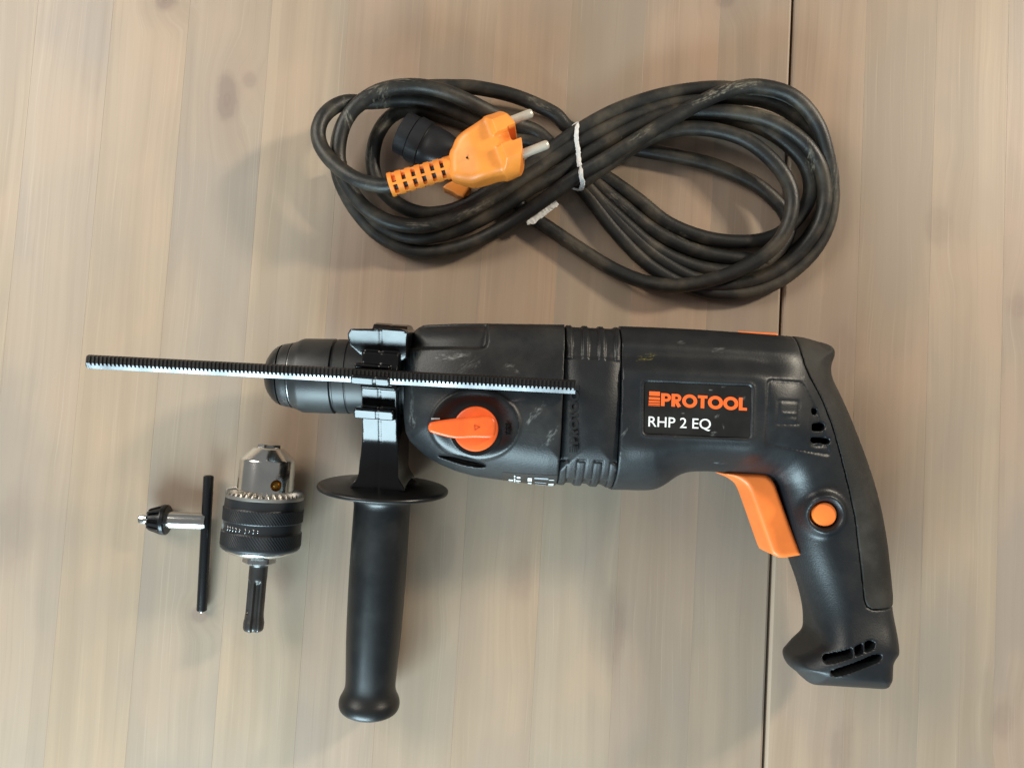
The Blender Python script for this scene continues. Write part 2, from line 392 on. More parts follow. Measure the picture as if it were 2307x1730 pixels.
    mul = m.n('ShaderNodeMix', data_type='RGBA', blend_type='MULTIPLY'); m.put(mul.inputs[0], 1.0); m.put(mul.inputs[6], col); m.put(mul.inputs[7], tint)
    g4 = m.noise(m.map(G, scale=(1100, 9, 1), loc=(3.1, 1.7, 0)), 1.0, 3, 0.6)
    col = m.mix(m.math('MULTIPLY', m.ramp(g4, 0.60, 0.72), 0.30), col, C(0.47, 0.37, 0.28))
    col = m.mix(m.math('MULTIPLY', m.ramp(g4, 0.40, 0.28), 0.22), col, C(0.22, 0.155, 0.115))
    m.put(mul.inputs[6], col)
    h = m.math('ADD', m.math('MULTIPLY', g2, 0.6), m.math('MULTIPLY', g3, 0.4))
    m.bump(h, 0.10, 0.0005)
    return m.set(Base_Color=mul.outputs[2], Roughness=m.math('ADD', 0.34, m.math('MULTIPLY', g2, 0.16)), Specular_IOR_Level=0.45)
M['wood'] = wood_material()
M['underside'] = simple('raw_wood_edge', C(0.05, 0.035, 0.025), 0.8, spec=0.1)

table = bpy.data.objects.new('table_top', None); link(table); table['kind'] = 'structure'
table['label'] = 'stained pine table top of glued staves with a dark leaf joint'
# stave joints, measured along y = 865 in the photo
JX = [-560, -345, -170, 2, 177, 355, 545, 724, 896, 1068, 1240, 1413, 1585, 1757]
JX2 = [1757, 1925, 2088, 2255, 2430, 2600, 2790]
tints = [(1.0, 1.0, 1.0), (.97, .98, 1.0), (1.04, 1.03, 1.0), (1.02, 1.03, 1.05), (1.06, 1.03, .98), (.97, .98, .99), (1.05, 1.04, 1.0), (.98, .96, .97), (1.0, .98, .95), (1.02, .97, .92), (.95, .96, .95), (.98, .94, .92), (.92, .92, .92), (1.0, .97, .95), (.95, .95, .94), (.98, .98, .97), (.94, .93, .95), (1, 1, 1), (.97, .97, .97), (1, 1, 1)]
def stave(x0, x1, tint, chamL, chamR):
    """one stave from across-position x0..x1 (mm in table coordinates)"""
    L0, L1, th = -160.0, 640.0, 26.0
    c = 0.10; cl, cr = (1.4 if chamL else c), (1.4 if chamR else c)
    prof = [(x0, -th), (x0, -cl), (x0+cl*0.35, -cl*0.35), (x0+cl, 0), (x1-cr, 0), (x1-cr*0.35, -cr*0.35), (x1, -cr), (x1, -th)]
    n = len(prof); V = []
    cx = 0.5*(x0+x1)
    for y in (L0, L1):
        V += [((x-cx), y, z) for x, z in prof]
    F = [(i, (i+1) % n, n+(i+1) % n, n+i) for i in range(n)]+[tuple(range(n-1, -1, -1)), tuple(range(n, 2*n))]
    F = [f[::-1] for f in F]
    me = bpy.data.meshes.new('plank'); me.from_pydata([tuple(np.array(v)*MM) for v in V], [], F); me.update()
    me.materials.append(M['wood'])
    o = link(bpy.data.objects.new('plank', me), table)
    p = GAP_B[:2]+TN*cx; o.location = (p[0]*MM, p[1]*MM, 0); o.rotation_euler = (0, 0, TANG)
    o.color = tuple(tint)+(1,)
GAPW = 1.5
J1 = [tcoord(x, 865)[0] for x in JX]; J2 = [tcoord(x, 865)[0] for x in JX2]
J1[-1] = -GAPW/2; J2[0] = GAPW/2
k = 0
for a, b in zip(J1[:-1], J1[1:]): stave(a, b, tints[k % len(tints)], False, b == J1[-1]); k += 1
for a, b in zip(J2[:-1], J2[1:]): stave(a, b, tints[k % len(tints)], a == J2[0], False); k += 1

# ================================================================== the drill
drill = thing('rotary_hammer', 'black and orange corded rotary hammer drill lying on its side on the pine table', 'drill', (*at(1450, 930, 0)[:2], 0))

# ---- rear housing: motor + pistol grip, traced on the mid-plane
body_pts = [(1240+x/2.6756, 720+y/2.6756) for x, y in [(150, 56), (300, 62), (420, 67), (560, 71), (800, 80), (1100, 97), (1355, 115), (1480, 122)]]
bz = [Z0]*len(body_pts)
body_pts += [(1240+x/2.6756, 720+y/2.6756) for x, y in [(1600, 132), (1672, 146), (1706, 165), (1719, 195), (1712, 235), (1692, 275), (1688, 325), (1702, 370),
    (1740, 440), (1800, 560), (1880, 760), (1950, 960), (2000, 1150), (2035, 1350), (2050, 1500), (2058, 1659)]]
bz += [Z0+6]*(len(body_pts)-len(bz))
body_pts += [R5(x, y) for x, y in [(1060, 1040), (1063, 1120), (1068, 1200), (1068, 1300), (1060, 1335), (1046, 1352)]]
bz += [Z0+8]*(len(body_pts)-len(bz))
body_pts += [R5(x, y) for x, y in [(1041, 1400), (1038, 1470), (1033, 1540), (1018, 1568), (985, 1578), (880, 1570), (700, 1555), (600, 1550), (545, 1545), (500, 1520)]]
bz += [Z0+11]*(len(body_pts)-len(bz))
body_pts += [R5(x, y) for x, y in [(450, 1468), (400, 1432), (377, 1395), (374, 1358), (392, 1332), (420, 1316)]]
bz += [Z0-9]*(len(body_pts)-len(bz))
body_pts += [R5(x, y) for x, y in [(470, 1285), (522, 1248), (540, 1215), (530, 1150), (500, 1020), (460, 880), (405, 730), (370, 620), (330, 450), (300, 330)]]
body_pts += [R4(x, y) for x, y in [(1335, 990), (1300, 945), (1240, 926), (1130, 920), (1050, 917), (950, 911), (850, 911), (790, 919), (735, 943), (680, 983), (625, 1013), (560, 1023), (470, 1021), (380, 1019), (300, 1017), (150, 1013)]]
bz += [Z0]*(len(body_pts)-len(bz))
kq = bz.index(Z0-9)+bz.count(Z0-9)
for q, dz in enumerate((-1.5, -1, -0.5, 0, 0)): bz[kq+q] = Z0+dz
kt = bz.index(Z0-9)
for q, dz in zip(range(kt-4, kt+2), (9, 7, 5, 3, 1, -1)): bz[q] = Z0+dz
bz = [Z0-2 if z == Z0-9 else z for z in bz]
body = [tuple(at(x, y, z)[:2]) for (x, y), z in zip(body_pts, bz)]
body_s = [tuple(p) for p in catmull(body, 3.0, closed=True)]
# keep the square front end of the motor housing
def T_ctrl():
    L = []
    for x, y, t in [(400, 180, 33), (400, 420, 36), (400, 700, 36), (400, 900, 33.5), (800, 180, 32), (800, 420, 36), (800, 700, 36), (700, 900, 31), (1200, 180, 30.5), (1200, 420, 36), (1200, 700, 35.5), (1100, 870, 29),
                    (1480, 180, 27), (1480, 420, 33), (1500, 700, 32), (1440, 900, 25), (1620, 200, 22), (1660, 520, 25), (1760, 760, 22.5), (1640, 900, 24), (1500, 1100, 20), (1700, 1150, 21.5), (1900, 1100, 19.5), (1560, 1400, 19), (1760, 1400, 20.5), (1980, 1400, 18.5)]:
        L.append((*at(*R4(x, y), Z0+30)[:2], t))
    for x, y, t in [(560, 1000, 19), (760, 1000, 20.5), (1000, 1000, 18.5), (600, 1180, 20), (800, 1180, 21.5), (1020, 1180, 20), (400, 1375, 14), (470, 1370, 18), (560, 1340, 22), (600, 1480, 21), (800, 1350, 24), (820, 1500, 23), (1000, 1300, 22.5), (1000, 1520, 22)]:
        L.append((*at(*R5(x, y), Z0+20)[:2], t))
    return L
def edge_r():
    L = []
    for x, y, t in [(400, 100, 13), (400, 950, 24), (900, 100, 13), (600, 1000, 22), (900, 900, 22), (1400, 130, 12), (1690, 200, 12), (1300, 940, 15), (1850, 800, 15), (1500, 1300, 15), (1980, 1300, 14)]:
        L.append((*at(*R4(x, y), Z0)[:2], t))
    for x, y, t in [(500, 1100, 15), (1060, 1100, 12), (390, 1370, 13), (520, 1270, 11), (640, 1370, 9), (800, 1400, 9), (600, 1540, 9), (1030, 1500, 8), (1000, 1300, 9)]:
        L.append((*at(*R5(x, y), Z0)[:2], t))
    return L
lo, hi = bbox(body_s, 3)
g = Grid((*lo, Z0-40), (*hi, Z0+40), 0.62)
d2 = sdf2(body_s, g.X, g.Y)
Tf = rbf(T_ctrl(), g.X, g.Y); rf = np.clip(rbf(edge_r(), g.X, g.Y), 4, 26)
# label plateau
lab = [(566, 372), (1216, 398), (1208, 716), (562, 690)]
labp = round_poly(trace(R4, lab, ZL), 1.6)
dl = sdf2(labp, g.X, g.Y)
wl = sstep(14, 3, dl); Tf = Tf*(1-wl)+36.0*wl
# concave trough above the label (shoulder steps down to the top ridge)
ya = at(*R4(700, 335), ZL-2)[1]; yb = at(*R4(700, 215), ZL-6)[1]
slope = (at(*R4(1480, 122), Z0)[1]-at(*R4(420, 68), Z0)[1])/(at(*R4(1480, 122), Z0)[0]-at(*R4(420, 68), Z0)[0])
yy = g.Y-(g.X-at(*R4(700, 300), ZL)[0])*slope
xe = at(*R4(1480, 300), ZL-5)[0]
Tf = Tf-2.6*sstep(ya, yb, yy)*sstep(xe+6, xe-14, g.X)
Tf = Tf+1.0*np.exp(-((yy-(yb+4.5))/3.0)**2)*sstep(xe+6, xe-14, g.X)
Tf = Tf-0.75*sstep(0.35, -0.35, dl)+0.35*np.exp(-((dl-0.9)/0.7)**2)
# service panel left of the rubber
pan = round_poly(trace(R4, [(1302, 366), (1530, 378), (1640, 560), (1735, 820), (1500, 782), (1290, 745)], ZL-3), 2)
dp = sdf2(pan, g.X, g.Y)
Tf = Tf-0.55*sstep(0.5, -0.4, dp)-0.5*np.exp(-((dp-0.1)/0.55)**2)
sq = sdf2(trace(R4, [(1365, 490), (1500, 495), (1495, 630), (1355, 628)], ZL-3), g.X, g.Y)
Tf = Tf-0.45*np.exp(-((sq)/0.5)**2)
sqi = sdf2(trace(R4, [(1385, 560), (1480, 565), (1478, 575), (1384, 572)], ZL-3), g.X, g.Y)
Tf = Tf+0.35*sstep(0.4, -0.2, sqi)
sqj = sdf2(trace(R4, [(1440, 590), (1485, 596), (1470, 622), (1430, 606)], ZL-3), g.X, g.Y)
Tf = Tf+0.3*sstep(0.4, -0.2, sqj)
# vents
def slot(pts, z, r): return sdf2(round_poly(trace(*pts, z), r), g.X, g.Y)
vent = np.minimum(slot((R4, [(1576, 536), (1606, 540), (1612, 560), (1580, 574)]), Z0+28, 0.7), slot((R4, [(1574, 628), (1650, 626), (1664, 645), (1640, 668), (1572, 666)]), Z0+27, 0.9))
vent = np.minimum(vent, slot((R4, [(1562, 712), (1680, 718), (1694, 735), (1676, 746), (1564, 736)]), Z0+25, 1.0))
zf = Z0+21
va = slot((R5, [(622, 1375), (905, 1262), (936, 1280), (930, 1306), (650, 1410), (625, 1402)]), zf, 2.0)
vb = slot((R5, [(664, 1455), (940, 1346), (974, 1358), (970, 1385), (700, 1490), (668, 1484)]), zf, 2.0)
rib1 = sdf2(trace(R5, [(786, 1280), (806, 1280), (806, 1380), (786, 1380)], zf), g.X, g.Y)
rib2 = sdf2(trace(R5, [(852, 1260), (872, 1260), (872, 1360), (852, 1360)], zf), g.X, g.Y)
va = np.maximum(va, -np.minimum(rib1, rib2))
vent = np.minimum(vent, np.minimum(va, vb))
Tf = Tf-13.0*sstep(0.35, -0.35, vent)
# lower inlet near the vents
dd = sdf2(round_poly(trace(R4, [(1548, 706), (1560, 700), (1600, 750), (1690, 760), (1600, 768), (1556, 756)], Z0+26), 1), g.X, g.Y)
Tf = Tf-0.9*sstep(1.0, -1.0, dd)
# raised collar of the lock button
bc = at(*R4(1662, 1175), Z0+23)[:2]
rb = np.hypot(g.X-bc[0], g.Y-bc[1])
Tf = Tf+3.2*np.exp(-((rb-8.2)/2.0)**2)-1.0*sstep(6.8, 6.0, rb)-2.0*sstep(6.1, 5.7, rb)
# foot: lower face is bevelled
fa = at(*R5(380, 1440), Z0+18)[:2]; fb = at(*R5(1040, 1520), Z0+18)[:2]
nf = np.array([fb[1]-fa[1], -(fb[0]-fa[0])]); nf /= np.linalg.norm(nf)
fd = (g.X-fa[0])*nf[0]+(g.Y-fa[1])*nf[1]
Tf = Tf-np.clip(fd+0.0, 0, 30)*0.55*sstep(-3, 3, fd+0.0)
# foot crease seam
s1 = at(*R5(606, 1552), Z0+10)[:2]; s2 = at(*R5(660, 1528), Z0+12)[:2]
Tf3 = Tf[:, :, None]; rf3 = np.minimum(rf, np.maximum(Tf*0.85, 3))[:, :, None]
Zr = g.Z3-Z0
fbody = extr(d2[:, :, None], Zr, Tf3, rf3)
# rubber backing split
rub_pts = [R4(x, y) for x, y in [(1482, 60), (1482, 125), (1483, 200), (1500, 290), (1530, 360), (1620, 500), (1680, 640), (1733, 800), (1790, 1000), (1832, 1180), (1865, 1420), (1880, 1560)]]
rub_pts += [R5(x, y) for x, y in [(868, 930), (878, 1010), (893, 1045), (925, 1064), (1000, 1068), (1160, 1068)]]
rub_pts += [R4(x, y) for x, y in [(2300, 1600), (2300, 100), (1700, 0)]]
rub = [tuple(at(x, y, Z0+19)[:2]) for x, y in rub_pts]
dr = sdf2(rub, g.X, g.Y)[:, :, None]
m0 = at(*R4(412, 80), Z0+20)[:2]; m1 = at(*R4(386, 985), Z0+22)[:2]
nm = np.array([-(m1[1]-m0[1]), m1[0]-m0[0]]); nm /= np.linalg.norm(nm)
if nm[0] < 0: nm = -nm
cf = ((g.X-m0[0])*nm[0]+(g.Y-m0[1])*nm[1])[:, :, None]
housing = np.maximum(np.minimum(np.maximum(fbody, 0.28-dr), fbody+1.2), 0.22-cf)
# pocket for the trigger
trg_pts = [R4(x, y) for x, y in [(1050, 930), (1090, 921), (1180, 923), (1275, 928), (1312, 945), (1345, 985), (1372, 1055), (1440, 1245), (1478, 1345), (1500, 1402), (1503, 1414), (1485, 1419), (1450, 1425), (1400, 1432), (1365, 1428), (1338, 1412), (1320, 1385), (1240, 1160), (1188, 1022), (1150, 978), (1100, 950)]]
V, F = g.mesh(housing)
mo = mesh_obj('motor_housing', V, F, M['motor'], drill)
mo['label'] = 'matt black motor housing and pistol grip shell'
V, F = g.mesh(np.maximum(fbody-0.12, dr+0.28))
o = mesh_obj('rubber_grip', V, F, M['rubber'], drill); o['label'] = 'brownish black rubber pad along the back of the grip'
del housing, fbody

# vent floors (dark inside behind the slots)
def vent_floor(pts, R, z, depth):
    V, F = plate([p for p in trace(R, pts, z)], z-depth, z-depth+0.4); return mesh_obj('vent_floor', V, F, M['hole'], mo, smooth=False)

# trigger
def prism_sdf(name, pts, z_tr, T, r, h, mat, parent, zc=Z0, step=1.5, smooth=True, mod=None):
    P = [tuple(at(x, y, z_tr)[:2]) for x, y in pts]
    P = [tuple(p) for p in catmull(P, step, closed=True)] if smooth else P
    lo, hi = bbox(P, 2); gg = Grid((*lo, zc-T-2), (*hi, zc+T+2), h)
    d = sdf2(P, gg.X, gg.Y)[:, :, None]
    TT = T if mod is None else mod(gg)[:, :, None]
    f = extr(d, gg.Z3-zc, TT, r); V, F = gg.mesh(f)
    return mesh_obj(name, V, F, mat, parent)
o = prism_sdf('trigger', trg_pts, Z0+9, 12, 2.2, 0.45, M['orange'], drill)
o['label'] = 'long orange trigger switch'
# lock button
V, F = lathe([(-8, 5.55), (0.6, 5.55), (1.2, 5.2), (1.5, 4.2), (1.6, 0.4)], (*bc, Z0+20.6), (0, 0, 1), 48, up=(0, 1, 0))
mesh_obj('lock_button', V, F, M['orange'], drill, sharp=40)
# reversing slide on top
sw = [R4(x, y) for x, y in [(1112, 80), (1119, 76), (1344, 88), (1356, 94), (1358, 125), (1112, 112)]]
o = prism_sdf('direction_switch', sw, Z0+4, 9, 0.8, 0.4, M['orange'], drill, smooth=False)

# ---- nameplate
npz = Z0+36-0.75
V, F = plate([tuple(p) for p in round_poly(trace(R4, [(571, 377), (1211, 403), (1203, 711), (567, 685)], ZL), 1.2)], npz-0.6, npz+0.45)
plate_o = mesh_obj('nameplate', V, F, M['plate'], drill, smooth=False)
zt = npz+0.5
W = 0.25
def arc(cx, cy, r, a0, a1, n=22): return [(cx+r*math.cos(math.radians(a0+(a1-a0)*i/n)), cy+r*math.sin(math.radians(a0+(a1-a0)*i/n))) for i in range(n+1)]
GLY = {'P': (0.66, [[(W/2, 0), (W/2, 1)], [(W, 1-W*.42), (0.36, 1-W*.42)]+arc(0.36, 0.68, 0.32-W*.42, 90, -90)+[(W, 0.36+W*.42)]]),
       'R': (0.70, [[(W/2, 0), (W/2, 1)], [(W, 1-W*.42), (0.36, 1-W*.42)]+arc(0.36, 0.69, 0.31-W*.42, 90, -90)+[(W, 0.38+W*.42)], [(0.34, 0.40), (0.56, 0.0)]]),
       'O': (1.0, [arc(0.5, 0.5, 0.52-W/2, 0, 360, 44)]), 'T': (0.66, [[(0.33, 0), (0.33, 1-W*.9)], [(0, 1-W*.45), (0.66, 1-W*.45)]]),
       'L': (0.56, [[(W/2, 0), (W/2, 1)], [(W, W*.45), (0.56, W*.45)]])}
def strip(pts, wd):
    P = np.array(pts, float); T = np.gradient(P, axis=0); T /= np.linalg.norm(T, axis=1)[:, None]
    N = np.stack([-T[:, 1], T[:, 0]], 1); return P+N*wd/2, P-N*wd/2
def logo(word, gap=0.06):
    x = 0; out = []
    for ch in word:
        w_, st = GLY[ch]
        for s_ in st:
            wd = W if (len(s_) == 2 and s_[0][0] == s_[1][0]) or ch == 'O' or len(s_) == 2 and s_[0][1] != s_[1][1] else W*0.86
            A, B = strip([(p[0]+x, p[1]) for p in s_], wd); out.append((A, B))
        x += w_+gap
    return out, x-gap
def put_logo(name, word, b0, b1, top0, z, mat, parent, th=0.12):
    """b0,b1 baseline ends and top0 top-left corner in photo pixels, laid on the plane z"""
    st, wd = logo(word); o0 = at(*b0, z); ex = (at(*b1, z)-o0)/wd; ey = at(*top0, z)-o0
    parts = []
    for i, (A, B) in enumerate(st):
        n = len(A); dz = np.array([0, 0, th+0.012*(i % 3)])
        top = [o0+p[0]*ex+p[1]*ey+dz for p in np.concatenate([A, B])]
        bot = [p-np.array([0, 0, th+0.3]) for p in top]
        F = [(j, j+1, n+j+1, n+j) for j in range(n-1)]; F = [f[::-1] for f in F]
        V = top+bot; m2 = 2*n
        ring = list(range(n))+list(range(2*n-1, n-1, -1))
        for a, b in zip(ring, ring[1:]+ring[:1]): F.append((a, b, b+m2, a+m2))
        parts.append((np.array(V), F))
    V, F = join(parts); return mesh_obj(name, V, F, mat, parent, smooth=False)
o = put_logo('brand_lettering', 'PROTOOL', R4(666, 520), R4(1184, 549), R4(668, 443), zt, M['print_orange'], plate_o)
o['label'] = 'orange block capital lettering'
hs = [(432, 458), (466, 482), (488, 498), (503, 510), (514, 518)]
for a, b in hs:
    x0 = 596-(a-430)*0.06
    V, F = plate(trace(R4, [(x0, a), (660, a+3), (660, b+3), (x0, b)], zt), zt-0.2, zt+0.12); mesh_obj('brand_stripe', V, F, M['print_orange'], plate_o, smooth=False)
def text_obj(name, s, b0, b1, top0, z, mat, parent, fat=0.0, th=0.1):
    cu = bpy.data.curves.new('t', 'FONT'); cu.body = s; cu.extrude = 0.01; cu.offset = fat
    to = bpy.data.objects.new('t', cu); scene.collection.objects.link(to); bpy.context.view_layer.update()
    dg = bpy.context.evaluated_depsgraph_get(); me = bpy.data.meshes.new_from_object(to.evaluated_get(dg))
    n = len(me.vertices); co = np.zeros(n*3, np.float32); me.vertices.foreach_get('co', co); co = co.reshape(-1, 3)
    faces = [tuple(p.vertices) for p in me.polygons]
    x0, x1 = co[:, 0].min(), co[:, 0].max(); cu2 = co
    cap = CAPH
    o0 = at(*b0, z); ex = (at(*b1, z)-o0)/(x1-x0); ey = (at(*top0, z)-o0)/cap
    V = [o0+(c[0]-x0)*ex+c[1]*ey+np.array([0, 0, th if c[2] > 0 else -0.2]) for c in co]
    bpy.data.objects.remove(to); bpy.data.meshes.remove(me)
    return mesh_obj(name, V, faces, mat, parent, smooth=False)
CAPH = 0.72
text_obj('model_lettering', 'RHP 2 EQ', R4(590, 643), R4(966, 660), R4(592, 580), zt, M['print_white'], plate_o, fat=0.004)

# ---- gear housing (front)
gear_pts = [R3(x, y) for x, y in [(1032, 130), (1045, 100), (1070, 76), (1115, 62), (1300, 60), (1500, 60), (1800, 62), (2012, 66), (2002, 300), (1985, 700), (1966, 1086), (1880, 1082), (1700, 1062), (1560, 1044), (1430, 1026), (1300, 990), (1200, 946), (1110, 890), (1060, 842), (1015, 795), (992, 740), (985, 640), (990, 450), (1005, 260)]]
gp = [tuple(at(x, y, Z0+6)[:2]) for x, y in gear_pts]
lo, hi = bbox(gp, 3); g = Grid((*lo, Z0-41), (*hi, Z0+43), 0.55)
d2 = sdf2(gp, g.X, g.Y)
L = [(*at(*R3(x, y), Z0+30)[:2], t) for x, y, t in [(1050, 120, 30), (1050, 400, 33), (1050, 700, 32), (1300, 120, 34.5), (1300, 400, 37), (1300, 700, 37), (1250, 900, 31), (1600, 120, 35), (1600, 400, 37.5), (1600, 700, 37.3), (1550, 960, 32), (1950, 120, 35), (1950, 400, 37), (1950, 700, 37), (1950, 960, 34)]]
Tf = rbf(L, g.X, g.Y)
L = [(*at(*R3(x, y), Z0)[:2], t) for x, y, t in [(1050, 90, 9), (1500, 70, 10), (1990, 70, 12), (990, 500, 9), (1010, 780, 14), (1200, 940, 20), (1560, 1040, 22), (1960, 1080, 23)]]
rf = np.clip(rbf(L, g.X, g.Y), 5, 25)
# right end is a flat butt joint: only the outline sides are rounded
xr = at(*R3(1985, 600), Z0+6)
rec = sdf2(round_poly(trace(R3, [(960, 20), (1512, 20), (1505, 176), (1470, 192), (960, 180)], Z0+33), 2.0), g.X, g.Y)
Tf = Tf-3.2*sstep(0.9, -0.9, rec)
dcn = at(*R3(1425, 692), Z0+38)[:2]
rk = np.hypot((g.X-dcn[0]), (g.Y-dcn[1])*1.26)
Tf = Tf+0.9*sstep(21.5, 19.5, rk)-2.6*sstep(20.5, 12, rk)      # shallow dished dial
pk = sdf2([tuple(p) for p in catmull(trace(R3, [(1180, 893), (1290, 892), (1400, 915), (1480, 945), (1492, 962), (1450, 968), (1360, 955), (1260, 925)], Z0+27), 1.2, closed=True)], g.X, g.Y)
Tf = Tf-6.0*sstep(0.6, -1.2, pk)
fg = extr(np.minimum(d2, 0)[:, :, None]+np.maximum(d2, 0)[:, :, None], g.Z3-Z0, Tf[:, :, None], rf[:, :, None])
# de-round the rear joint: extend outline beyond and cut
gp2 = [(p[0]+(12 if i in (7, 8, 9, 10) else 0), p[1]) for i, p in enumerate(gp)]
d2b = sdf2([tuple(p) for p in gp2], g.X, g.Y)
fg = extr(d2b[:, :, None], g.Z3-Z0, Tf[:, :, None], rf[:, :, None])
s0 = at(*R3(2010, 66), Z0+20)[:2]; s1_ = at(*R3(1968, 1086), Z0+20)[:2]
nrm = np.array([-(s1_[1]-s0[1]), s1_[0]-s0[0]]); nrm /= np.linalg.norm(nrm)
if nrm[0] < 0: nrm = -nrm
cut = ((g.X-s0[0])*nrm[0]+(g.Y-s0[1])*nrm[1])[:, :, None]
V, F = g.mesh(np.maximum(fg, cut+0.25))
go = mesh_obj('gear_housing', V, F, M['gear'], drill); go['label'] = 'scuffed black gear housing behind the chuck'
go.data.materials.append(M['black'])
ctr = np.zeros(len(go.data.polygons)*3, np.float32); go.data.polygons.foreach_get('center', ctr); ctr = ctr.reshape(-1, 3)*1000+world_base(go)
go.data.polygons.foreach_set('material_index', ((np.hypot(ctr[:, 0]-dcn[0], (ctr[:, 1]-dcn[1])*1.26) < 19.6) & (ctr[:, 2] > Z0+20)).astype(np.int32))

# ---- ribbed middle band
band_pts = [R3(1900, 62), R3(2012, 66), R4(404, 72), R4(500, 75), R4(490, 1016), R4(374, 1012), R3(1966, 1082), R3(1860, 1078)]
bp_ = [tuple(at(x, y, Z0+6)[:2]) for x, y in band_pts]
lo, hi = bbox(bp_, 4); g = Grid((*lo, Z0-41), (*hi, Z0+41), 0.5)
d2 = sdf2(bp_, g.X, g.Y)
Tb = rbf([(*at(*R4(x, y), Z0+30)[:2], t) for x, y, t in [(60, 180, 34), (60, 450, 36.3), (60, 700, 36.3), (60, 880, 34), (400, 180, 33), (400, 450, 36), (400, 700, 36), (400, 880, 33.8)]], g.X, g.Y)
rfb = np.clip(rbf([(*at(*R4(x, y), Z0)[:2], t) for x, y, t in [(60, 60, 12), (400, 70, 13), (60, 1000, 23), (400, 1010, 23)]], g.X, g.Y), 5, 25)
c2 = ((g.X-s0[0])*nrm[0]+(g.Y-s0[1])*nrm[1])
m0 = at(*R4(412, 80), Z0+20)[:2]; m1 = at(*R4(386, 985), Z0+22)[:2]
nm = np.array([-(m1[1]-m0[1]), m1[0]-m0[0]]); nm /= np.linalg.norm(nm)
if nm[0] < 0: nm = -nm
c3 = ((g.X-m0[0])*nm[0]+(g.Y-m0[1])*nm[1])
# u: 0 at the front seam, 1 at the rear seam
uu = c2/(c2-c3)
def bars(edges, soft=0.012):
    f = np.zeros_like(uu)
    for a, b in edges: f = np.maximum(f, np.minimum(sstep(a-soft, a+soft, uu), sstep(b+soft, b-soft, uu)))
    return f
top_y = at(*R4(230, 238), Z0+34)[1]; bot_y = at(*R4(200, 858), Z0+33)[1]
sl = slope
yt = g.Y-(g.X-at(*R4(230, 238), Z0+34)[0])*sl; yb_ = g.Y-(g.X-at(*R4(200, 858), Z0+33)[0])*sl
btop = bars([(0.02, 0.13), (0.31, 0.42), (0.60, 0.71), (0.89, 0.98)])*sstep(top_y-0.6, top_y+0.6, yt)
bbot = bars([(0.02, 0.13), (0.31, 0.44), (0.60, 0.73), (0.88, 0.98)])*sstep(bot_y+0.5, bot_y-0.5, yb_)
# bottom: bars stand in slots (slots between bars are level with the shell; bars are cut round)
off = 0.7*btop
Tb = Tb-1.0*sstep(top_y-1, top_y+2, yt)+0.8*btop
Tb = Tb-0.9*bars([(0.02, 0.145), (0.30, 0.455), (0.59, 0.745), (0.87, 0.98)])*sstep(bot_y+1.4, bot_y+0.6, yb_)*(1-0.75*bbot)
step_y = at(*R4(200, 962), Z0+22)[1]; ys_ = g.Y-(g.X-at(*R4(200, 962), Z0+22)[0])*sl
low = sstep(step_y+0.4, step_y-0.4, ys_)*(1-bars([(0.0, 0.15), (0.29, 0.45), (0.58, 0.74), (0.87, 1.0)]))
fbn = extr((d2-off+0.5-0.3*bbot+2.4*low)[:, :, None], g.Z3-Z0, Tb[:, :, None], rfb[:, :, None])
core = extr((d2+1.4)[:, :, None], g.Z3-Z0, (Tb-1.6)[:, :, None], rfb[:, :, None])
band = np.minimum(np.maximum(fbn, np.maximum(-(c2-0.2), c3+0.2)[:, :, None]), np.maximum(core, np.maximum(-(c2+5), c3-5)[:, :, None]))
V, F = g.mesh(band)
bo = mesh_obj('ribbed_band', V, F, M['band'], drill)
# raised lettering along the band, reading upwards
put_logo('raised_lettering', 'PROTOOL', R4(166, 752), R4(172, 395), R4(112, 750), Z0+36.25, M['band'], bo, th=0.18)
for k in range(4):
    x0 = 116+k*14
    V, F = plate(trace(R4, [(x0, 762), (x0+7, 762), (x0+6, 800), (x0-1, 800)], Z0+36), Z0+35, Z0+36.4); mesh_obj('raised_stripe', V, F, M['band'], bo, smooth=False)

# ---- mode selector
kz = Z0+36.5
kc = at(*R3(1428, 716), kz+7)[:2]
V, F = lathe([(-3, 10.0), (3.5, 10.0), (4.3, 9.7), (4.6, 9.0), (4.7, 0.5)], (*kc, kz), (0, 0, 1), 64, up=(0, 1, 0))
ko = mesh_obj('selector_knob', V, F, M['knob'], drill, sharp=40); ko['label'] = 'orange mode selector knob with pointer'
ptr = [R3(x, y) for x, y in [(1118, 705), (1124, 682), (1150, 668), (1310, 645), (1420, 634), (1520, 630), (1556, 655), (1562, 700), (1556, 745), (1535, 775), (1420, 775), (1290, 778), (1150, 744), (1124, 728)]]
P = [tuple(at(x, y, kz+9)[:2]) for x, y in ptr]; P = [tuple(p) for p in catmull(P, 1.0, closed=True)]
lo, hi = bbox(P, 2); gg = Grid((*lo, kz-3), (*hi, kz+12), 0.35)
f = extr(sdf2(P, gg.X, gg.Y)[:, :, None], gg.Z3-(kz+4.0), 5.0, 1.3); V, F = gg.mesh(f); mesh_obj('pointer', V, F, M['knob'], ko)
tri = trace(R3, [(1420, 690), (1456, 703), (1424, 722)], kz+9)
V, F = join([plate(round_poly([tuple(np.array(a)), tuple(np.array(b)), tuple(np.array(b)+(0.3, -0.3)), tuple(np.array(a)+(0.3, -0.3))], 0.05, 2), kz+8.9, kz+9.2) for a, b in zip(tri, tri[1:]+tri[:1])])
mesh_obj('pointer_mark', V, F, simple('mark_dark_orange', C(0.5, 0.06, 0.01), 0.5), ko, smooth=False)
V, F = lathe([(-2, 12.2), (0.3, 12.0), (0.5, 11.0), (0.5, 10.3), (-1.5, 10.2)], (*kc, kz-1.6), (0, 0, 1), 64, up=(0, 1, 0), caps=False)
mesh_obj('dial_ring', V, F, M['black'], drill, sharp=40)
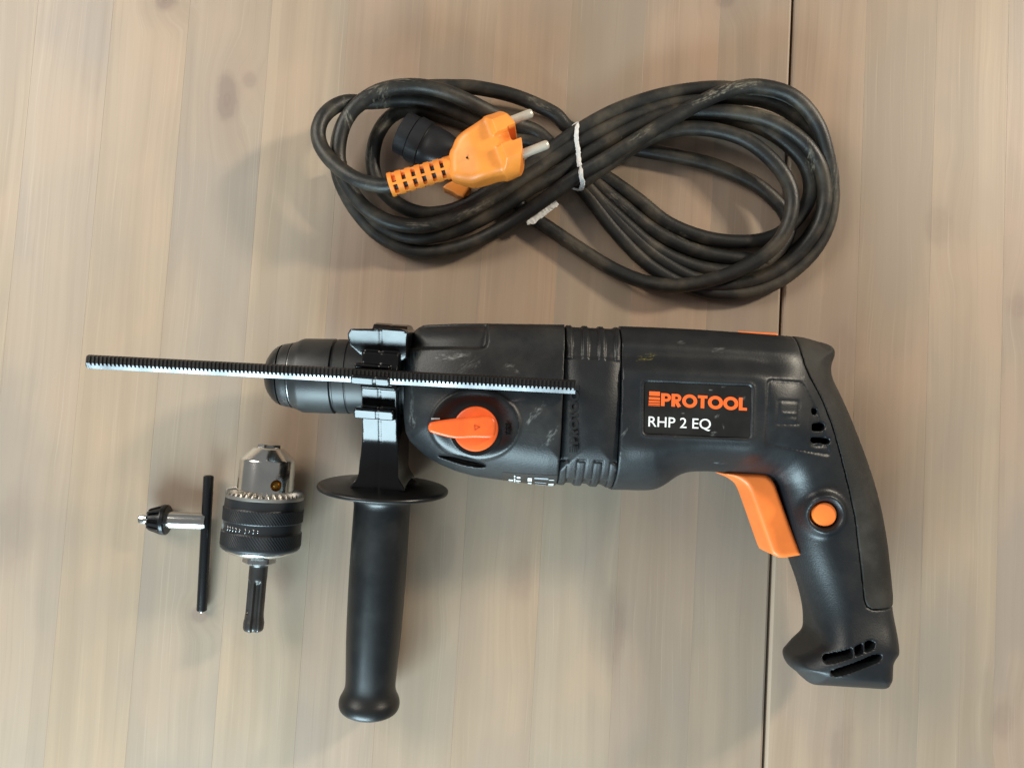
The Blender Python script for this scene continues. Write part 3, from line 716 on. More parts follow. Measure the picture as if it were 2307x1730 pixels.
for k in range(3):
    y0 = 690+k*26
    V, F = tube([at(*R3(1626, y0-8), Z0+37.3), at(*R3(1640, y0+2), Z0+37.3), at(*R3(1630, y0+9), Z0+37.3), at(*R3(1658, y0+3), Z0+37.3)], 0.45, 6)
    mesh_obj('dial_mark', V, F, M['hole'], go)
V, F = plate(trace(R3, [(1140, 644), (1195, 645), (1195, 655), (1140, 656)], Z0+37), Z0+35.5, Z0+37.35); mesh_obj('dial_line', V, F, M['print_grey'], go, smooth=False)

# ---- rating label on the lower flank
from mathutils.bvhtree import BVHTree
bpy.context.view_layer.update()
gb = world_base(go); gme = go.data
tree = BVHTree.FromPolygons([Vector(v.co*1000)+Vector(gb) for v in gme.vertices], [tuple(p.vertices) for p in gme.polygons])
def skin(px, ph, lift):
    """point of the housing skin at photo column px (R3), ph degrees from the top round to the lower flank"""
    c = at(*R3(px, 960), Z0+12); c = Vector((c[0], c[1]+8, Z0))
    d = Vector((0, -math.sin(math.radians(ph)), math.cos(math.radians(ph))))
    h = tree.ray_cast(c, d); p = h[0] if h[0] is not None else c+d*25
    return np.array(p+d*lift)
def skin_patch(name, x0, x1, p0, p1, lift, mat, nx=10, ny=8):
    V = [skin(x0+(x1-x0)*i/nx, p0+(p1-p0)*j/ny, lift) for i in range(nx+1) for j in range(ny+1)]
    F = [(i*(ny+1)+j, (i+1)*(ny+1)+j, (i+1)*(ny+1)+j+1, i*(ny+1)+j+1) for i in range(nx) for j in range(ny)]
    return mesh_obj(name, V, [f[::-1] for f in F], mat, rl if name != 'rating_label' else go)
rl = None
rl = skin_patch('rating_label', 1610, 1952, 24, 100, 0.12, M['plate'])
rs = np.random.RandomState(5)
for x0, x1, p0, p1 in [(1648, 1676, 40, 46), (1682, 1690, 28, 52), (1700, 1722, 30, 34), (1694, 1724, 40, 45), (1700, 1716, 50, 58), (1770, 1796, 31, 40), (1772, 1796, 46, 55), (1812, 1900, 29, 32), (1816, 1890, 40, 42), (1905, 1938, 32, 60), (1640, 1670, 54, 60), (1690, 1720, 66, 72), (1775, 1795, 66, 76), (1820, 1890, 50, 53)]:
    skin_patch('small_print', x0, x1, p0, p1, 0.2, M['print_white'] if x1-x0 < 60 else M['print_grey'], 2, 2)

# ---- chuck collar (lathe round the spindle)
ax0 = at(*R3(72, 362), Z0); ax1 = at(*R3(1000, 382), Z0); ax0[2] = ax1[2] = Z0
SPD = (ax1-ax0)/np.linalg.norm(ax1-ax0)
def sR3(x): return (x-72)/2.9105/4.545
def rR3(d): return d/2.9105/4.56
prof = [(0.0, 6.0), (0.0, 7.4), (0.4, 8.6), (1.4, 10.3), (3.2, 12.6), (5.2, 14.2), (6.8, 14.9), (7.1, 15.0)]
V, F = lathe([(-0.0, 3.0)]+prof+[(7.1, 12)], ax0, SPD, 72); 
mesh_obj('dust_cap', V, F, M['black'], drill, sharp=45)
V, F = lathe([(7.0, 14.3), (8.0, 14.3), (8.0, 12)], ax0, SPD, 72, caps=False); mesh_obj('cap_groove', V, F, M['hole'], drill)
V, F = lathe([(7.8, 13), (7.8, 15.1), (8.2, 15.4), (10.6, 15.8), (12.6, 16.2), (12.9, 15.6), (13.4, 15.6), (13.5, 16.4), (15.2, 17.0), (17.2, 18.0), (18.6, 18.35), (33.4, 18.5), (33.6, 18.0), (33.9, 17.2), (34.6, 17.2), (34.9, 18.0), (35.2, 18.4), (40.6, 18.4), (40.9, 17.9), (41.3, 17.9), (41.6, 18.3), (52, 18.3), (74, 18.3), (74, 10)], ax0, SPD, 84)
mesh_obj('chuck_collar', V, F, M['sleeve'], drill, sharp=35)
V, F = lathe([(12.8, 15.62), (13.0, 15.85), (13.3, 15.85), (13.5, 15.62)], ax0, SPD, 72, caps=False); mesh_obj('retaining_ring', V, F, M['steel2'], drill)

# ---- side handle: yoke round the collar, flange and grip
HA = at(880, 848, Z0); HB = at(832, 1582, 18.5)
hv = (HB-HA); HL = np.linalg.norm(hv); hv /= HL
hu = np.cross(hv, (0, 0, 1)); hu /= np.linalg.norm(hu); hu = hu if hu[0] > 0 else -hu
hw = np.cross(hu, hv); hw = hw if hw[2] > 0 else -hw
kk = HL/(1582-848)
sy = lambda y7: (1040+y7/2.764-848)*kk
handle = bpy.data.objects.new('side_handle', None); link(handle, drill); handle.location = Vector(HA*MM)-drill.location
handle['label'] = 'glossy black auxiliary side handle with round flange'
prof = [(sy(96), 8.5), (sy(100), 15.5), (sy(112), 17.5), (sy(122), 21), (sy(132), 27), (sy(138), 31), (sy(146), 32.3), (sy(160), 32.4), (sy(168), 31.6), (sy(174), 28), (sy(186), 21.0), (sy(200), 17.0), (sy(220), 14.9), (sy(250), 14.1), (sy(300), 14.0), (sy(500), 14.15), (sy(700), 14.2), (sy(900), 14.0), (sy(1100), 13.6), (sy(1280), 12.9), (sy(1370), 12.6), (sy(1410), 12.9), (sy(1440), 13.8), (sy(1465), 14.8), (sy(1490), 15.3), (sy(1515), 15.2), (sy(1535), 14.4), (sy(1550), 12.4), (sy(1558), 9.0), (sy(1562), 4), (sy(1563), 0.5)]
pc = catmull([(a, b, 0) for a, b in prof], 0.7)[:, :2]
V, F = lathe([tuple(p) for p in pc if p[1] > 0.1], HA, hv, 84, up=(0, 0, 1))
V = np.array(V)
o = mesh_obj('grip', V, F, M['grip'], handle)
# yoke + stem as one moulding, in the handle frame (u along spindle, v along handle, w up)
def hloc(R, x, y, z):
    p = at(*R(x, y), z)-HA; return p@hu, p@hv, p@hw
g = Grid((-18, -34, -32), (24, 58, 47), 0.55)
U, Vv, Wd = g.X3, g.Y3, g.Z3
def box(c, hsz, r):
    q = [np.abs(a-ci)-(hi_-r) for a, ci, hi_ in zip((U, Vv, Wd), c, hsz)]
    return np.sqrt(sum(np.maximum(t, 0)**2 for t in q))+np.minimum(np.maximum(np.maximum(q[0], q[1]), q[2]), 0)-r
rad = np.sqrt(Vv**2+Wd**2)
oct_ = np.maximum(np.maximum(np.abs(Vv), np.abs(Wd)), (np.abs(Vv)+np.abs(Wd))*0.7071)
ring = np.maximum(np.maximum(oct_*0.55+rad*0.45-26.0, 18.8-rad), np.abs(U)-8.2)
# stem
sw_ = 8.2+sstep(20, 50, Vv)*1.4+sstep(44, 53, Vv)**2*3.5
sh_ = 19.5-sstep(18, 50, Vv)*1.5
qs = np.maximum(np.abs(U)-sw_, np.abs(Wd)-sh_)
stem = np.maximum(np.maximum(qs, 17-Vv), Vv-54)
strap = np.maximum(np.maximum(np.abs(U)-8.2, (Wd-(33.0-0.46*Vv))*0.9), np.maximum(np.maximum(2-Vv, Vv-33), np.maximum(18.8-rad, -20-Wd)))
yoke = smin(smin(ring, stem, 2.5), strap, 0.8)
# rod clip lips
zc = 79.0
c1 = hloc(R3, 755, 405, zc); c2_ = hloc(R3, 765, 620, 68); c3_ = hloc(R3, 760, 330, zc-3)
lip1 = box((c1[0]-0.4, c1[1]-0.6, c1[2]-4.5), (8.6, 2.2, 9.5), 1.0)
base1 = box((0.2, c1[1]-4.5, 27), (8.3, 8.5, 8), 1.0)
lip2 = box((c2_[0]-0.2, c2_[1], c2_[2]-6), (9.2, 2.6, 7.5), 1.1)
lip3 = box((c3_[0]-0.6, c3_[1]-1.0, c3_[2]-6), (8.0, 1.6, 8), 0.7)
lip1 = np.maximum(lip1, (Wd-(c1[2]+4.2)+0.5*(Vv-c1[1]))*0.89)
lip2 = np.maximum(lip2, (Wd-(c2_[2]+0.6)+0.6*(Vv-c2_[1]))*0.86)
yoke = np.minimum(yoke, np.minimum(np.minimum(lip1, base1), np.minimum(lip2, lip3)))
# upper lug with a sloping face
lug_px = [(622, 92), (645, 62), (960, 62), (1012, 82), (1004, 130), (988, 250), (930, 285), (760, 262), (690, 235), (622, 165)]
lug = [hloc(R3, x, y, 66)[:2] for x, y in lug_px]
dl = sdf2(lug, g.X, g.Y)[:, :, None]
ltop = 38.0-0.50*np.abs(Vv+23)-sstep(-24, -30, Vv)*3.0
lugf = np.maximum(dl+1.2, np.maximum(Wd-ltop+1.2, -Wd-14))
lugf = np.where(lugf > 0, lugf, lugf)-1.2
yoke = np.minimum(yoke, np.maximum(lugf, 18.8-rad))
# channel for the rod
rc0 = hloc(R3, 760, 362, zc)
chan = np.maximum(np.abs(Vv-rc0[1])-3.0, np.abs(Wd-(rc0[2]))-3.2)
yoke = np.maximum(yoke, -chan)
# parting line
yoke = yoke+0.30*np.exp(-(U/0.6)**2)
V, F = g.mesh(yoke)
V = HA+V[:, :1]*hu+V[:, 1:2]*hv+V[:, 2:3]*hw
if np.dot(np.cross(hu, hv), hw) < 0: F = F[:, ::-1]
mesh_obj('clamp_yoke', V, F, M['gloss'], handle)

# ---- depth rod with rack teeth
ra = at(*R8(142, 305), 80.5); rb_ = at(*R3(2086, 442), 80.5)
a, u, v = frame(rb_-ra); RL = np.linalg.norm(rb_-ra)
nT = 122; pitch = RL/nT
def rod_section(top):
    # u: across (+u is towards image bottom/right hand), v: up
    e = 3.1-(top-0.5)/1.7*2.3
    return [(-2.6, -2.0), (-3.1, 0.4), (-2.3, top), (e, top), (3.1, 0.5), (3.1, -0.6), (2.4, -2.2)]
if u[1] > 0: u = -u
V, F = [], []
secs = [(0.0, 1.2, .6), (0.7, 1.8, .9)]
for k in range(nT):
    s = k*pitch
    secs += [(s+pitch*0.05+0.9*(k == 0), 2.25, 1), (s+pitch*0.42+0.9*(k == 0), 2.25, 1), (s+pitch*0.55+0.9*(k == 0), 1.55, 1), (s+pitch*0.92, 1.55, 1)]
secs = [q for q in secs if q[0] <= RL]
n = 7
for s, tp, sc in secs:
    for x, y in rod_section(tp): V.append(ra+a*s+u*x*sc+v*y*(sc if sc < 1 else 1))
for i in range(len(secs)-1):
    for j in range(n):
        k2 = (j+1) % n; F.append((i*n+j, i*n+k2, (i+1)*n+k2, (i+1)*n+j))
F.append(tuple(range(n-1, -1, -1))); F.append(tuple((len(secs)-1)*n+j for j in range(n)))
rod = mesh_obj('depth_rod', V, F, M['rod'], drill, smooth=False)
rod['label'] = 'toothed steel depth stop rod clipped into the side handle'
import bmesh
bm = bmesh.new(); bm.from_mesh(rod.data); bmesh.ops.recalc_face_normals(bm, faces=bm.faces); bm.to_mesh(rod.data); bm.free()
rod.data.materials.append(M['rodtop'])
for p in rod.data.polygons:
    j = p.index % n
    if p.index < (len(secs)-1)*n and j in (1, 2): p.material_index = 1

# ================================================================== keyed chuck on its adaptor
CK = 0.925
def clathe(prof, *a, **k): return lathe([(s_, r_*CK) for s_, r_ in prof], *a, **k)
RA = at(*R6(1047, 899), 20.0); RN = at(*R6(1118, 100), 21.4)
ca = RN-RA; CL = np.linalg.norm(ca); ca /= CL
chuck = thing('drill_chuck', 'keyed steel drill chuck with knurled black sleeve and a slotted shank', 'drill chuck', (RA[0], RA[1], 0))
ks = CL/799.0                                  # mm per zoom px along the axis
S6 = lambda y: (915-y)*ks
def knurl(s, r, th):
    k = np.zeros_like(th)
    if S6(740) > 0:
        in1 = (S6(880) < s < S6(775)); in2 = (S6(690) < s < S6(590))
        if in1 or in2: k = 0.24*np.maximum(np.cos(th*84+s*3.4), -0.2)-0.08
    return r+k
prof = [(S6(935), 14.5), (S6(925), 18.5), (S6(915), 20.4), (S6(900), 21.3), (S6(885), 21.5), (S6(880), 21.5), (S6(775), 21.4), (S6(772), 20.9), (S6(693), 20.9), (S6(690), 21.4), (S6(590), 21.4), (S6(586), 20.9), (S6(520), 20.8), (S6(500), 20.4), (S6(496), 15)]
V, F = clathe(prof, RA, ca, 504, rfun=knurl, sub=0.35)
o = mesh_obj('knurled_sleeve', V, F, M['darksteel'], chuck); o['label'] = 'blackened knurled sleeve'
# toothed ring
def teeth(s, th):
    if s < S6(466): return np.zeros_like(th)
    tri = np.abs(((th*36/(2*math.pi)) % 1.0)*2-1); return -(1-tri)*(s-S6(500))*0.92
V, F = clathe([(S6(515), 16), (S6(515), 20.9), (S6(500), 21.1), (S6(488), 21.1), (S6(462), 20.6), (S6(455), 20.0), (S6(450), 17.2), (S6(450), 14)], RA, ca, 36*8, sfun=teeth)
o = mesh_obj('toothed_ring', V, F, M['ringsteel'], chuck, sharp=30)
V, F = clathe([(S6(520), 15.6), (S6(470), 15.5), (S6(440), 15.3), (S6(222), 15.0), (S6(213), 14.9), (S6(203), 14.4), (S6(128), 8.8), (S6(120), 8.2), (S6(116), 7.4), (S6(116), 5.0), (S6(140), 4.6)], RA, ca, 84)
nose_geo = (V, F)
a_, u_, v_ = frame(ca)
jc = RA+ca*S6(120)
for k in range(3):
    ang = k*2.094+0.35
    d = math.cos(ang)*v_+math.sin(ang)*u_
    e = np.cross(ca, d); Q = []
    for s in (-4.0, 1.6):
        for rr_, hw_ in ((1.2, 0.3), (2.0, 1.5), (5.4, 1.7), (5.4, -1.7), (2.0, -1.5), (1.2, -0.3)):
            Q.append(jc+ca*s+d*rr_+e*hw_)
    F = [(0, 1, 2, 3, 4, 5)[::-1], (6, 7, 8, 9, 10, 11)]+[(i, (i+1) % 6, 6+(i+1) % 6, 6+i) for i in range(6)]
    mesh_obj('jaw', Q, F, M['steel2'], chuck, smooth=False)
# key hole
hd = (at(*R6(1197, 380), 35)-(RA+ca*S6(400)))
hd = hd-ca*hd.dot(ca); hd /= np.linalg.norm(hd); hc = RA+ca*S6(393)+hd*15.05*CK
# bore the key hole through the nose sleeve
nose = mesh_obj('nose_sleeve', *nose_geo, M['steel'], chuck, smooth=False)
cut_o = mesh_obj('cutter', *clathe([(-5, 3.1), (6, 3.1)], hc, hd, 40, up=tuple(ca)), M['brass'], chuck, smooth=False)
md = nose.modifiers.new('bore', 'BOOLEAN'); md.operation = 'DIFFERENCE'; md.object = cut_o; md.solver = 'EXACT'
bpy.context.view_layer.update()
nm_ = bpy.data.meshes.new_from_object(nose.evaluated_get(bpy.context.evaluated_depsgraph_get()))
nose.modifiers.clear(); nose.data = nm_
bpy.data.objects.remove(cut_o)
nm_.polygons.foreach_set('use_smooth', [True]*len(nm_.polygons)); nm_.set_sharp_from_angle(angle=math.radians(28))
V, F = clathe([(-0.35, 3.05), (-1.6, 2.7), (-2.6, 1.8), (-3.0, 0.2)], hc, hd, 32, up=tuple(ca), caps=False)
mesh_obj('key_hole', V, F, M['brass'], nose)
# back dome, nut and slotted shank
V, F = clathe([(S6(905), 19.0), (S6(930), 18.8), (S6(952), 16.0), (S6(972), 12.0), (S6(988), 9.2), (S6(992), 8.6)], RA, ca, 64); mesh_obj('back_cone', V, F, M['steel'], chuck)
def hexr(s, r, th): return r*np.minimum(1.0, 0.93/np.cos(((th+0.3) % (math.pi/3))-math.pi/6))
V, F = clathe([(S6(980), 8.0), (S6(984), 8.9), (S6(1022), 8.9), (S6(1030), 8.0), (S6(1044), 6.2)], RA, ca, 72, rfun=hexr); mesh_obj('lock_nut', V, F, M['steel2'], chuck, sharp=30)
def sds(s, r, th):
    t = S6(1160)-s
    k = np.zeros_like(th); L_ = S6(1160)-S6(1560)
    for c_, wd_, dp_, open_ in ((0.35, 0.42, 1.7, True), (0.35+math.pi, 0.42, 1.7, True), (-1.0, 0.5, 1.9, False), (-1.0+math.pi, 0.5, 1.9, False)):
        d_ = np.abs((th-c_+math.pi) % (2*math.pi)-math.pi)
        if t > 0: k -= dp_*sstep(wd_, wd_*0.55, d_)*min(1, t/2.0)*(1.0 if open_ or t < L_-8 else 0.0)
    return r+k
V, F = clathe([(S6(1035), 6.2), (S6(1045), 5.2), (S6(1055), 5.0), (S6(1150), 5.0), (S6(1440), 5.0), (S6(1470), 5.2), (S6(1500), 5.6), (S6(1545), 5.5), (S6(1560), 5.0), (S6(1568), 4.0), (S6(1568), 0.5)], RA, ca, 96, rfun=sds, sub=0.8)
mesh_obj('shank', V, F, simple('worn_shank_steel', C(0.11, 0.105, 0.10), 0.34, 0.8, vary=0.2, grain=0.08), chuck, sharp=50)
# stamped marks round the sleeve
for k in range(9):
    ang = -0.72+k*0.105+(0.06 if k > 4 else 0)
    d = math.cos(ang)*v_+math.sin(ang)*(-u_ if u_[0] > 0 else u_)
    d = math.cos(ang)*v_+math.sin(ang)*(u_ if u_[0] > 0 else -u_)
    e = np.cross(ca, d); b0 = RA+ca*S6(738)+d*20.85*CK
    hgt = (1.5, 1.5, 1.5, 1.4, 0.9, 1.6, 0.6, 1.2, 0.8)[k]
    V, F = tube([b0+ca*hgt, b0+e*0.5, b0-ca*hgt], 0.22, 5); mesh_obj('stamped_mark', V, F, M['steel2'], chuck)

# ================================================================== chuck key
kz_ = 9.0
KA = at(*R6(636, 320), 8.0); KB = at(*R6(580, 1400), 3.2)
key = thing('chuck_key', 'small T-shaped chuck key with toothed pinion and black cross bar', 'chuck key', (*at(*R6(500, 690), 0)[:2], 0))
kd = KB-KA; KL = np.linalg.norm(kd)
V, F = lathe([(0, 1.9), (0.5, 2.55), (1, 2.65), (KL-1, 2.65), (KL-0.5, 2.5), (KL, 1.6)], KA, kd, 32); mesh_obj('cross_bar', V, F, M['oxide'], key, sharp=40)
V, F = lathe([(KL-0.05, 1.6), (KL+0.6, 1.2), (KL+0.75, 0.3)], KA, kd, 24); mesh_obj('bar_end', V, F, M['steel'], key)
tq = (690-320)/1080.0
SH0 = KA+kd*tq*0.985; SH0 = SH0.copy(); SH1 = at(*R6(85, 665), 8.2)
sa = SH1-SH0; SLn = np.linalg.norm(sa)
k6 = SLn/(610-85)
t6 = lambda x: (610-x)*k6
V, F = lathe([(0.0, 4.0), (t6(590), 4.4), (t6(585), 4.45), (t6(300), 4.5), (t6(296), 4.0)], SH0, sa, 48); mesh_obj('shaft', V, F, M['steel'], key, sharp=35)
def kteeth(s, r, th):
    kf = sstep(t6(272), t6(255), s); return r-1.9*kf*sstep(-0.1, 0.5, np.cos(th*11+0.6))
V, F = lathe([(t6(312), 4.2), (t6(310), 7.2), (t6(300), 7.9), (t6(275), 8.0), (t6(270), 7.9), (t6(255), 7.6), (t6(215), 6.7), (t6(175), 5.9), (t6(160), 5.3), (t6(158), 2.8)], SH0, sa, 176, rfun=kteeth, sub=0.5)
mesh_obj('pinion', V, F, M['oxide'], key, sharp=40)
V, F = lathe([(t6(170), 2.9), (t6(100), 2.9), (t6(88), 2.6), (t6(85), 1.8)], SH0, sa, 36); mesh_obj('pilot_tip', V, F, M['steel'], key, sharp=35)

# ================================================================== power cable
cab = thing('power_cable', 'black rubber power cable coiled in a figure of eight with an orange plug', 'cable', (*at(1240, 400, 0)[:2], 0))
def path(segs):
    P = []
    for R, pts in segs: P += [at(*R(x, y), z) for x, y, z in pts]
    return catmull(P, 2.0)
CR = 3.9
strands = []
strands.append(path([(R9, [(800, 830, 37.8), (500, 920, 37.1), (100, 1040, 36)]), (R1, [(560, 935, 35), (430, 895, 34), (300, 810, 32), (200, 710, 31), (143, 610, 30), (130, 510, 30), (165, 410, 29), (245, 330, 27), (350, 285, 24), (480, 285, 20), (620, 280, 18), (800, 262, 16), (1000, 285, 14), (1200, 350, 11), (1400, 440, 8), (1650, 560, 5)]),
    (R2, [(80, 500, 4.2), (300, 600, 4.2), (430, 665, 4.2), (560, 740, 4.2), (750, 875, 4.2), (950, 1030, 4.2), (1200, 1125, 4.2), (1450, 1150, 4.2), (1650, 1110, 5), (1790, 1000, 6), (1872, 860, 9), (1872, 720, 12), (1810, 590, 14), (1660, 460, 14), (1480, 375, 12), (1250, 335, 8), (1050, 340, 6)])]))
strands.append(path([(R2, [(1600, 1275, 5), (1350, 1255, 4.6), (1100, 1200, 4.3), (850, 1075, 4.2), (650, 915, 4.2), (470, 765, 4.2), (250, 590, 4.2), (100, 440, 5)]), (R1, [(1700, 455, 9), (1500, 365, 14), (1300, 265, 19), (1100, 190, 23), (900, 155, 25), (700, 172, 27), (550, 228, 28), (430, 320, 28), (340, 450, 27), (297, 600, 26), (292, 740, 25), (330, 880, 24), (400, 1000, 23), (500, 1120, 22), (650, 1215, 21), (820, 1262, 20), (1000, 1264, 19), (1200, 1205, 18), (1500, 1060, 15), (1800, 868, 14)]),
    (R2, [(194, 602, 13), (360, 500, 13), (700, 335, 13), (1000, 240, 13), (1250, 210, 13), (1500, 212, 13), (1700, 275, 13), (1880, 420, 12), (1965, 580, 10), (1990, 760, 7), (1960, 950, 5), (1870, 1120, 4.3), (1740, 1250, 4.3)])]))
strands.append(path([(R2, [(300, 700, 4.2), (430, 860, 4.2), (600, 1080, 4.2), (800, 1285, 4.2), (1000, 1410, 4.2), (1150, 1468, 4.2), (1300, 1492, 4.2), (1500, 1475, 4.5), (1700, 1390, 5), (1880, 1235, 6), (1985, 1060, 8), (2022, 880, 10), (2015, 730, 13), (1985, 560, 17), (1930, 390, 20), (1830, 250, 22), (1700, 165, 23), (1500, 130, 23), (1300, 172, 22), (1100, 270, 21.5), (850, 415, 21), (600, 570, 20.5), (360, 712, 18)]),
    (R1, [(1900, 1080, 15), (1600, 1280, 11), (1300, 1420, 8), (1000, 1475, 6), (800, 1440, 6), (600, 1330, 7), (450, 1170, 9), (345, 1000, 11), (290, 850, 13), (280, 700, 15), (295, 560, 17), (350, 420, 18), (450, 310, 18), (600, 230, 17), (800, 190, 16), (1000, 165, 15), (1200, 162, 14), (1400, 172, 12), (1700, 240, 9), (2000, 372, 6)]),
    (R2, [(290, 400, 4.4), (430, 450, 4.2), (600, 505, 4.2), (750, 545, 4.2), (1000, 590, 4.2), (1250, 650, 4.2), (1500, 760, 4.2), (1650, 880, 4.2), (1725, 985, 4.4), (1735, 1090, 4.2), (1670, 1210, 4.2), (1550, 1310, 4.2), (1350, 1345, 4.2), (1100, 1305, 4.2), (850, 1185, 4.2), (600, 970, 4.2), (400, 790, 4.2), (250, 660, 4.2)])]))
strands.append(path([(R1, [(1500, 520, 4.2), (1300, 450, 4.2), (1100, 390, 4.2), (950, 350, 4.4), (800, 350, 6), (680, 425, 8), (600, 550, 9), (565, 700, 10), (575, 850, 10), (640, 980, 10), (760, 1090, 10), (900, 1155, 10), (1050, 1170, 10), (1250, 1125, 11), (1500, 990, 12), (1800, 795, 13)]),
    (R2, [(200, 530, 13), (360, 420, 13), (600, 290, 13.5), (900, 190, 14), (1200, 145, 15), (1450, 155, 15), (1650, 195, 14), (1820, 300, 13), (1920, 430, 12), (1990, 600, 10), (2020, 760, 8), (1990, 980, 4.6), (1880, 1180, 4.3), (1650, 1370, 4.3), (1400, 1440, 4.3), (1150, 1400, 4.3), (900, 1270, 4.3), (660, 1060, 4.3), (480, 860, 4.3), (330, 690, 4.3)])]))
strands.append(path([(R1, [(300, 760, 10), (330, 900, 9), (420, 1060, 9), (560, 1215, 9), (750, 1325, 10), (950, 1360, 11), (1200, 1310, 12), (1500, 1175, 13), (1800, 980, 13.5)]),
    (R2, [(200, 715, 13), (360, 608, 13), (700, 412, 13), (950, 308, 14), (1200, 292, 15.5), (1450, 312, 17), (1650, 372, 18), (1830, 490, 18), (1930, 630, 17), (1970, 780, 14), (1965, 930, 12), (1910, 1080, 10), (1790, 1230, 8), (1620, 1355, 7), (1420, 1425, 5.5), (1200, 1450, 4.6), (1050, 1430, 4.3)])]))
strands.append(path([(R2, [(380, 760, 12), (600, 610, 13), (750, 510, 13), (880, 447, 14), (1050, 408, 15), (1250, 418, 16), (1450, 480, 17), (1612, 600, 18), (1722, 740, 18), (1760, 880, 17), (1735, 1030, 16), (1660, 1160, 15), (1530, 1270, 14), (1350, 1360, 13), (1150, 1418, 12), (950, 1438, 10), (750, 1400, 7), (550, 1310, 5), (350, 1185, 4.2), (150, 1050, 4.2), (20, 960, 4.2)]), (R1, [(1660, 1010, 7), (1540, 930, 10.5), (1400, 850, 12)])]))
V, F = join([tube(p, CR, 16) for p in strands])
o = mesh_obj('cable', V, F, M['cable'], cab); o['label'] = 'dirty black rubber flex'

# ---- plug
PF = at(*R9(1600, 520), 40); PB = at(*R9(840, 815), 38)
pa = PF-PB; pa[2] = 0.06*np.linalg.norm(pa); pa /= np.linalg.norm(pa)
pq = np.cross(pa, (0, 0, 1)); pq /= np.linalg.norm(pq); pw = np.cross(pq, pa)
if pq[1] > 0: pq = -pq
pw = np.array([0, 0, 1.0])-pa*pa[2]; pw /= np.linalg.norm(pw)
plug = bpy.data.objects.new('plug', None); link(plug, cab); plug.location = Vector(PB*MM)-cab.location
plug['label'] = 'flat orange two-pin mains plug'
def ploc(x, y, z=43):
    p = at(*R9(x, y), z)-PB; return p@pa, p@pq
bo_pts = [ploc(*p) for p in [(840, 640), (880, 560), (945, 440), (1130, 320), (1330, 205), (1420, 260), (1560, 560), (1660, 850), (1400, 935), (1230, 985), (1140, 1008), (1060, 1000), (960, 975), (885, 945), (850, 890)]]
gl = Grid((-6, -24, -20), (44, 24, 20), 0.5)
dB = sdf2([tuple(p) for p in catmull([(a, b, 0) for a, b in bo_pts], 1.5, closed=True)[:, :2]], gl.X, gl.Y)[:, :, None]
Tp = 6.5+2.5*sstep(2, 16, gl.X)[:, :, None]
bodyp = extr(dB, gl.Z3, Tp, 4.0)
fr0, fr1 = ploc(1385, 560)[0], ploc(1700, 480)[0]
fc = 0.5*(ploc(1480, 100)[1]+ploc(1760, 880)[1]); 
q_ = gl.Y3-fc; hw1 = 0.5*abs(ploc(1480, 100)[1]-ploc(1760, 880)[1])
rr_ = np.sqrt((q_*17.0/hw1)**2+(gl.Z3*1.0)**2)
disc = np.maximum(rr_-17.0, np.abs(gl.X3-(fr0+fr1+2)/2)-((fr1-fr0)/2+0.5))
# grip waist and earth slots top and bottom
slot_ = np.maximum(np.abs(q_+0.6)-2.6, np.maximum(8.5-np.abs(gl.Z3), 0.5-(gl.X3-fr0)-3))
disc = np.maximum(disc, -slot_)
notch = np.maximum(np.abs(q_+0.6)-3.4, (fr1-3.0)-gl.X3); disc = np.maximum(disc, -notch)
chamf = (np.abs(gl.Z3)-8.0)-(gl.X3-fr0)*1.5; disc = np.maximum(disc, chamf*0.55)
disc = np.maximum(disc, np.abs(gl.Z3)-13.5)
disc = np.maximum(disc, (gl.X3-(fr1+2.0)+7.0*(q_/hw1)**2)*0.8)
allp = smin(bodyp, disc+0.7, 1.4)-0.3
V, F = gl.mesh(allp); V = PB+V[:, :1]*pa+V[:, 1:2]*pq+V[:, 2:3]*pw
if np.dot(np.cross(pa, pq), pw) < 0: F = F[:, ::-1]
po = mesh_obj('plug_body', V, F, M['plug'], plug)
for pp in ((1650, 222), (1850, 612)):
    s_, q0 = ploc(*pp, z=41); st_ = PB+pa*(s_-6)+pq*q0+pw*0.5
    V, F = lathe([(0, 2.3), (14.3, 2.3), (15.3, 2.0), (15.9, 1.3), (16.0, 0.3)], st_, pa, 28); mesh_obj('pin', V, F, M['pin'], plug, sharp=50)
V, F = lathe([(-0.3, 0.55), (0.1, 0.55)], PB+pa*ploc(1064, 700, 47)[0]+pq*ploc(1064, 700, 47)[1]+pw*9.1, pw, 12, up=tuple(pa)); mesh_obj('sprue_mark', V, F, M['hole'], plug)
# ribbed strain relief
SR0 = at(*R9(850, 815), 38); SR1 = at(*R9(105, 1035), 36.2)
sd = SR1-SR0; SRL = np.linalg.norm(sd)
def relief(s, r, th):
    t = (s/SRL*6.35-0.30); k = int(math.floor(t)); f = t-k
    if 0 <= k < 6 and 0.22 < f < 0.62:
        c_ = np.abs(((th+0.30)/(2*math.pi/6)) % 1.0-0.5)
        return r-2.3*sstep(0.40, 0.34, c_)
    return r
V, F = lathe([(-1.5, 5.6), (SRL*0.2, 5.7), (SRL*0.85, 5.9), (SRL*0.95, 6.1), (SRL, 6.1), (SRL+0.05, 5.6), (SRL-1.5, 4.2)], SR0, sd, 96, rfun=relief, sub=0.28, caps=False)
o = mesh_obj('strain_relief', V, F, M['plug'], plug, sharp=50)

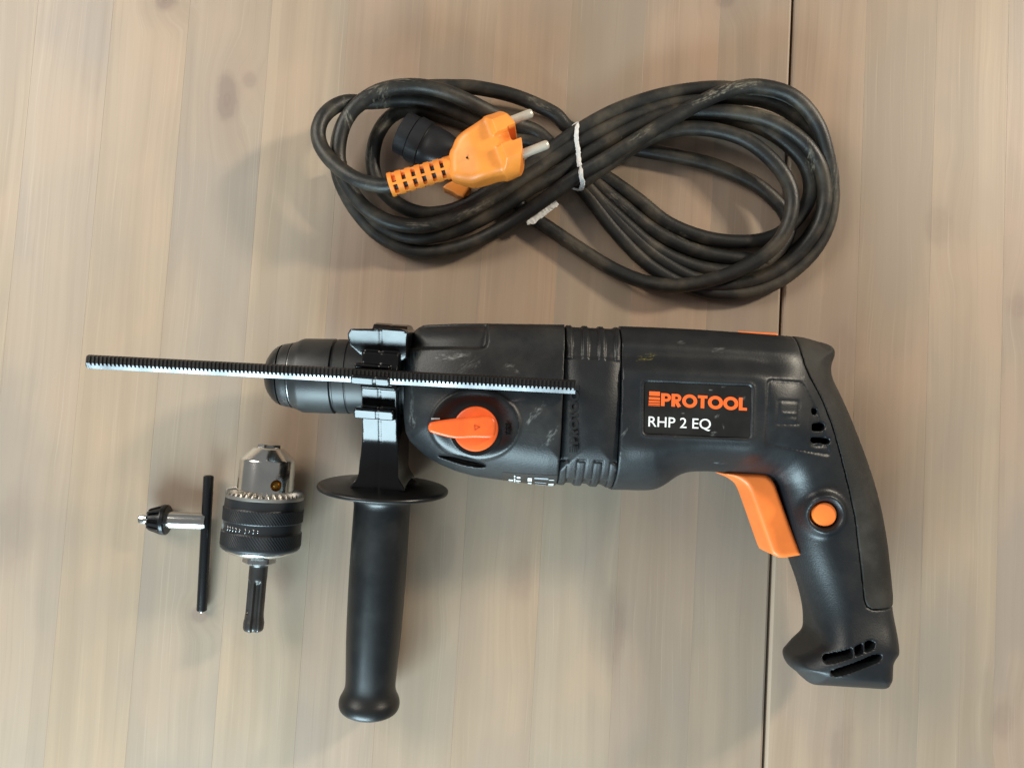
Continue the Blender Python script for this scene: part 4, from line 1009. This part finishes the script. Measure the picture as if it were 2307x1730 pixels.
# ---- tool-end coupling with orange latch
CA = at(*R1(795, 520), 14); CB = at(*R1(1545, 925), 11)
cc = CB-CA; CCL = np.linalg.norm(cc)
con = bpy.data.objects.new('cable_coupling', None); link(con, cab); con.location = Vector(CA*MM)-cab.location
con['label'] = 'black round cable coupling with orange latch'
V, F = lathe([(1.5, 8.6), (0, 9.2), (0, 11.0), (0.4, 11.4), (6.4, 11.4), (6.6, 11.0), (7.0, 11.0), (7.1, 12.0), (7.4, 12.3), (13.6, 12.3), (13.8, 12.0), (14.0, 11.2), (14.6, 11.0), (17, 11.6), (22, 11.6), (30, 10.5), (36, 8.0), (40, 6.0), (CCL, 5.2)], CA, cc, 64)
mesh_obj('coupling_body', V, F, simple('coupling_black', C(0.017, 0.018, 0.021), 0.36, grain=0.05), con, sharp=35)
V, F = lathe([(1.4, 0.5), (1.4, 8.7)], CA, cc, 48, caps=False); mesh_obj('coupling_face', V, F, M['hole'], con)
lt = [R1(x, y) for x, y in [(1118, 968), (1150, 940), (1225, 900), (1350, 930), (1330, 980), (1285, 1048), (1240, 1032), (1200, 1005), (1160, 988)]]
o = prism_sdf('latch', lt, 14, 5.0, 1.0, 0.4, M['plug'], con, zc=11, smooth=False)

# ================================================================== white tie round the bundle
tie = thing('twist_tie', 'crumpled white paper tie wrapped round the crossing of the black cable', 'cable tie', (*at(*R2(300, 700), 0)[:2], 0))
tp = [(352, 372, 12.5), (349, 395, 16.6), (345, 440, 17.8), (346, 490, 17.3), (355, 540, 17.4), (360, 600, 17.6), (366, 650, 19.5), (374, 690, 22.5), (377, 730, 22.0), (386, 755, 20), (382, 790, 15), (360, 808, 9)]
P = [at(*R2(x, y), z) for x, y, z in tp]
P += [at(*R2(280, 780), 8.2), at(*R2(220, 700), 8.2), at(*R2(260, 520), 8.2), at(*R2(320, 400), 9)]
P = catmull(P, 0.8, closed=True)
rs = np.random.RandomState(3)
rad_ = 1.15+0.35*np.convolve(rs.rand(len(P)), np.ones(5)/5, 'same')
V, F = tube(P, rad_, 8, flat=0.5, closed=True); V = V+rs.normal(0, 0.10, V.shape)
mesh_obj('loop', V, F, M['paper'], tie, smooth=False)
P = catmull([at(*R2(x, y), z) for x, y, z in [(20, 1018, 9.3), (60, 1010, 9.0), (95, 985, 8.8), (140, 950, 8.6), (180, 920, 8.4), (215, 890, 8.2)]], 0.8)
V, F = tube(P, 1.5+0.7*np.convolve(rs.rand(len(P)), np.ones(3)/3, 'same'), 8, flat=0.35); V = V+rs.normal(0, 0.12, V.shape)
mesh_obj('tail', V, F, M['paper'], tie, smooth=False)
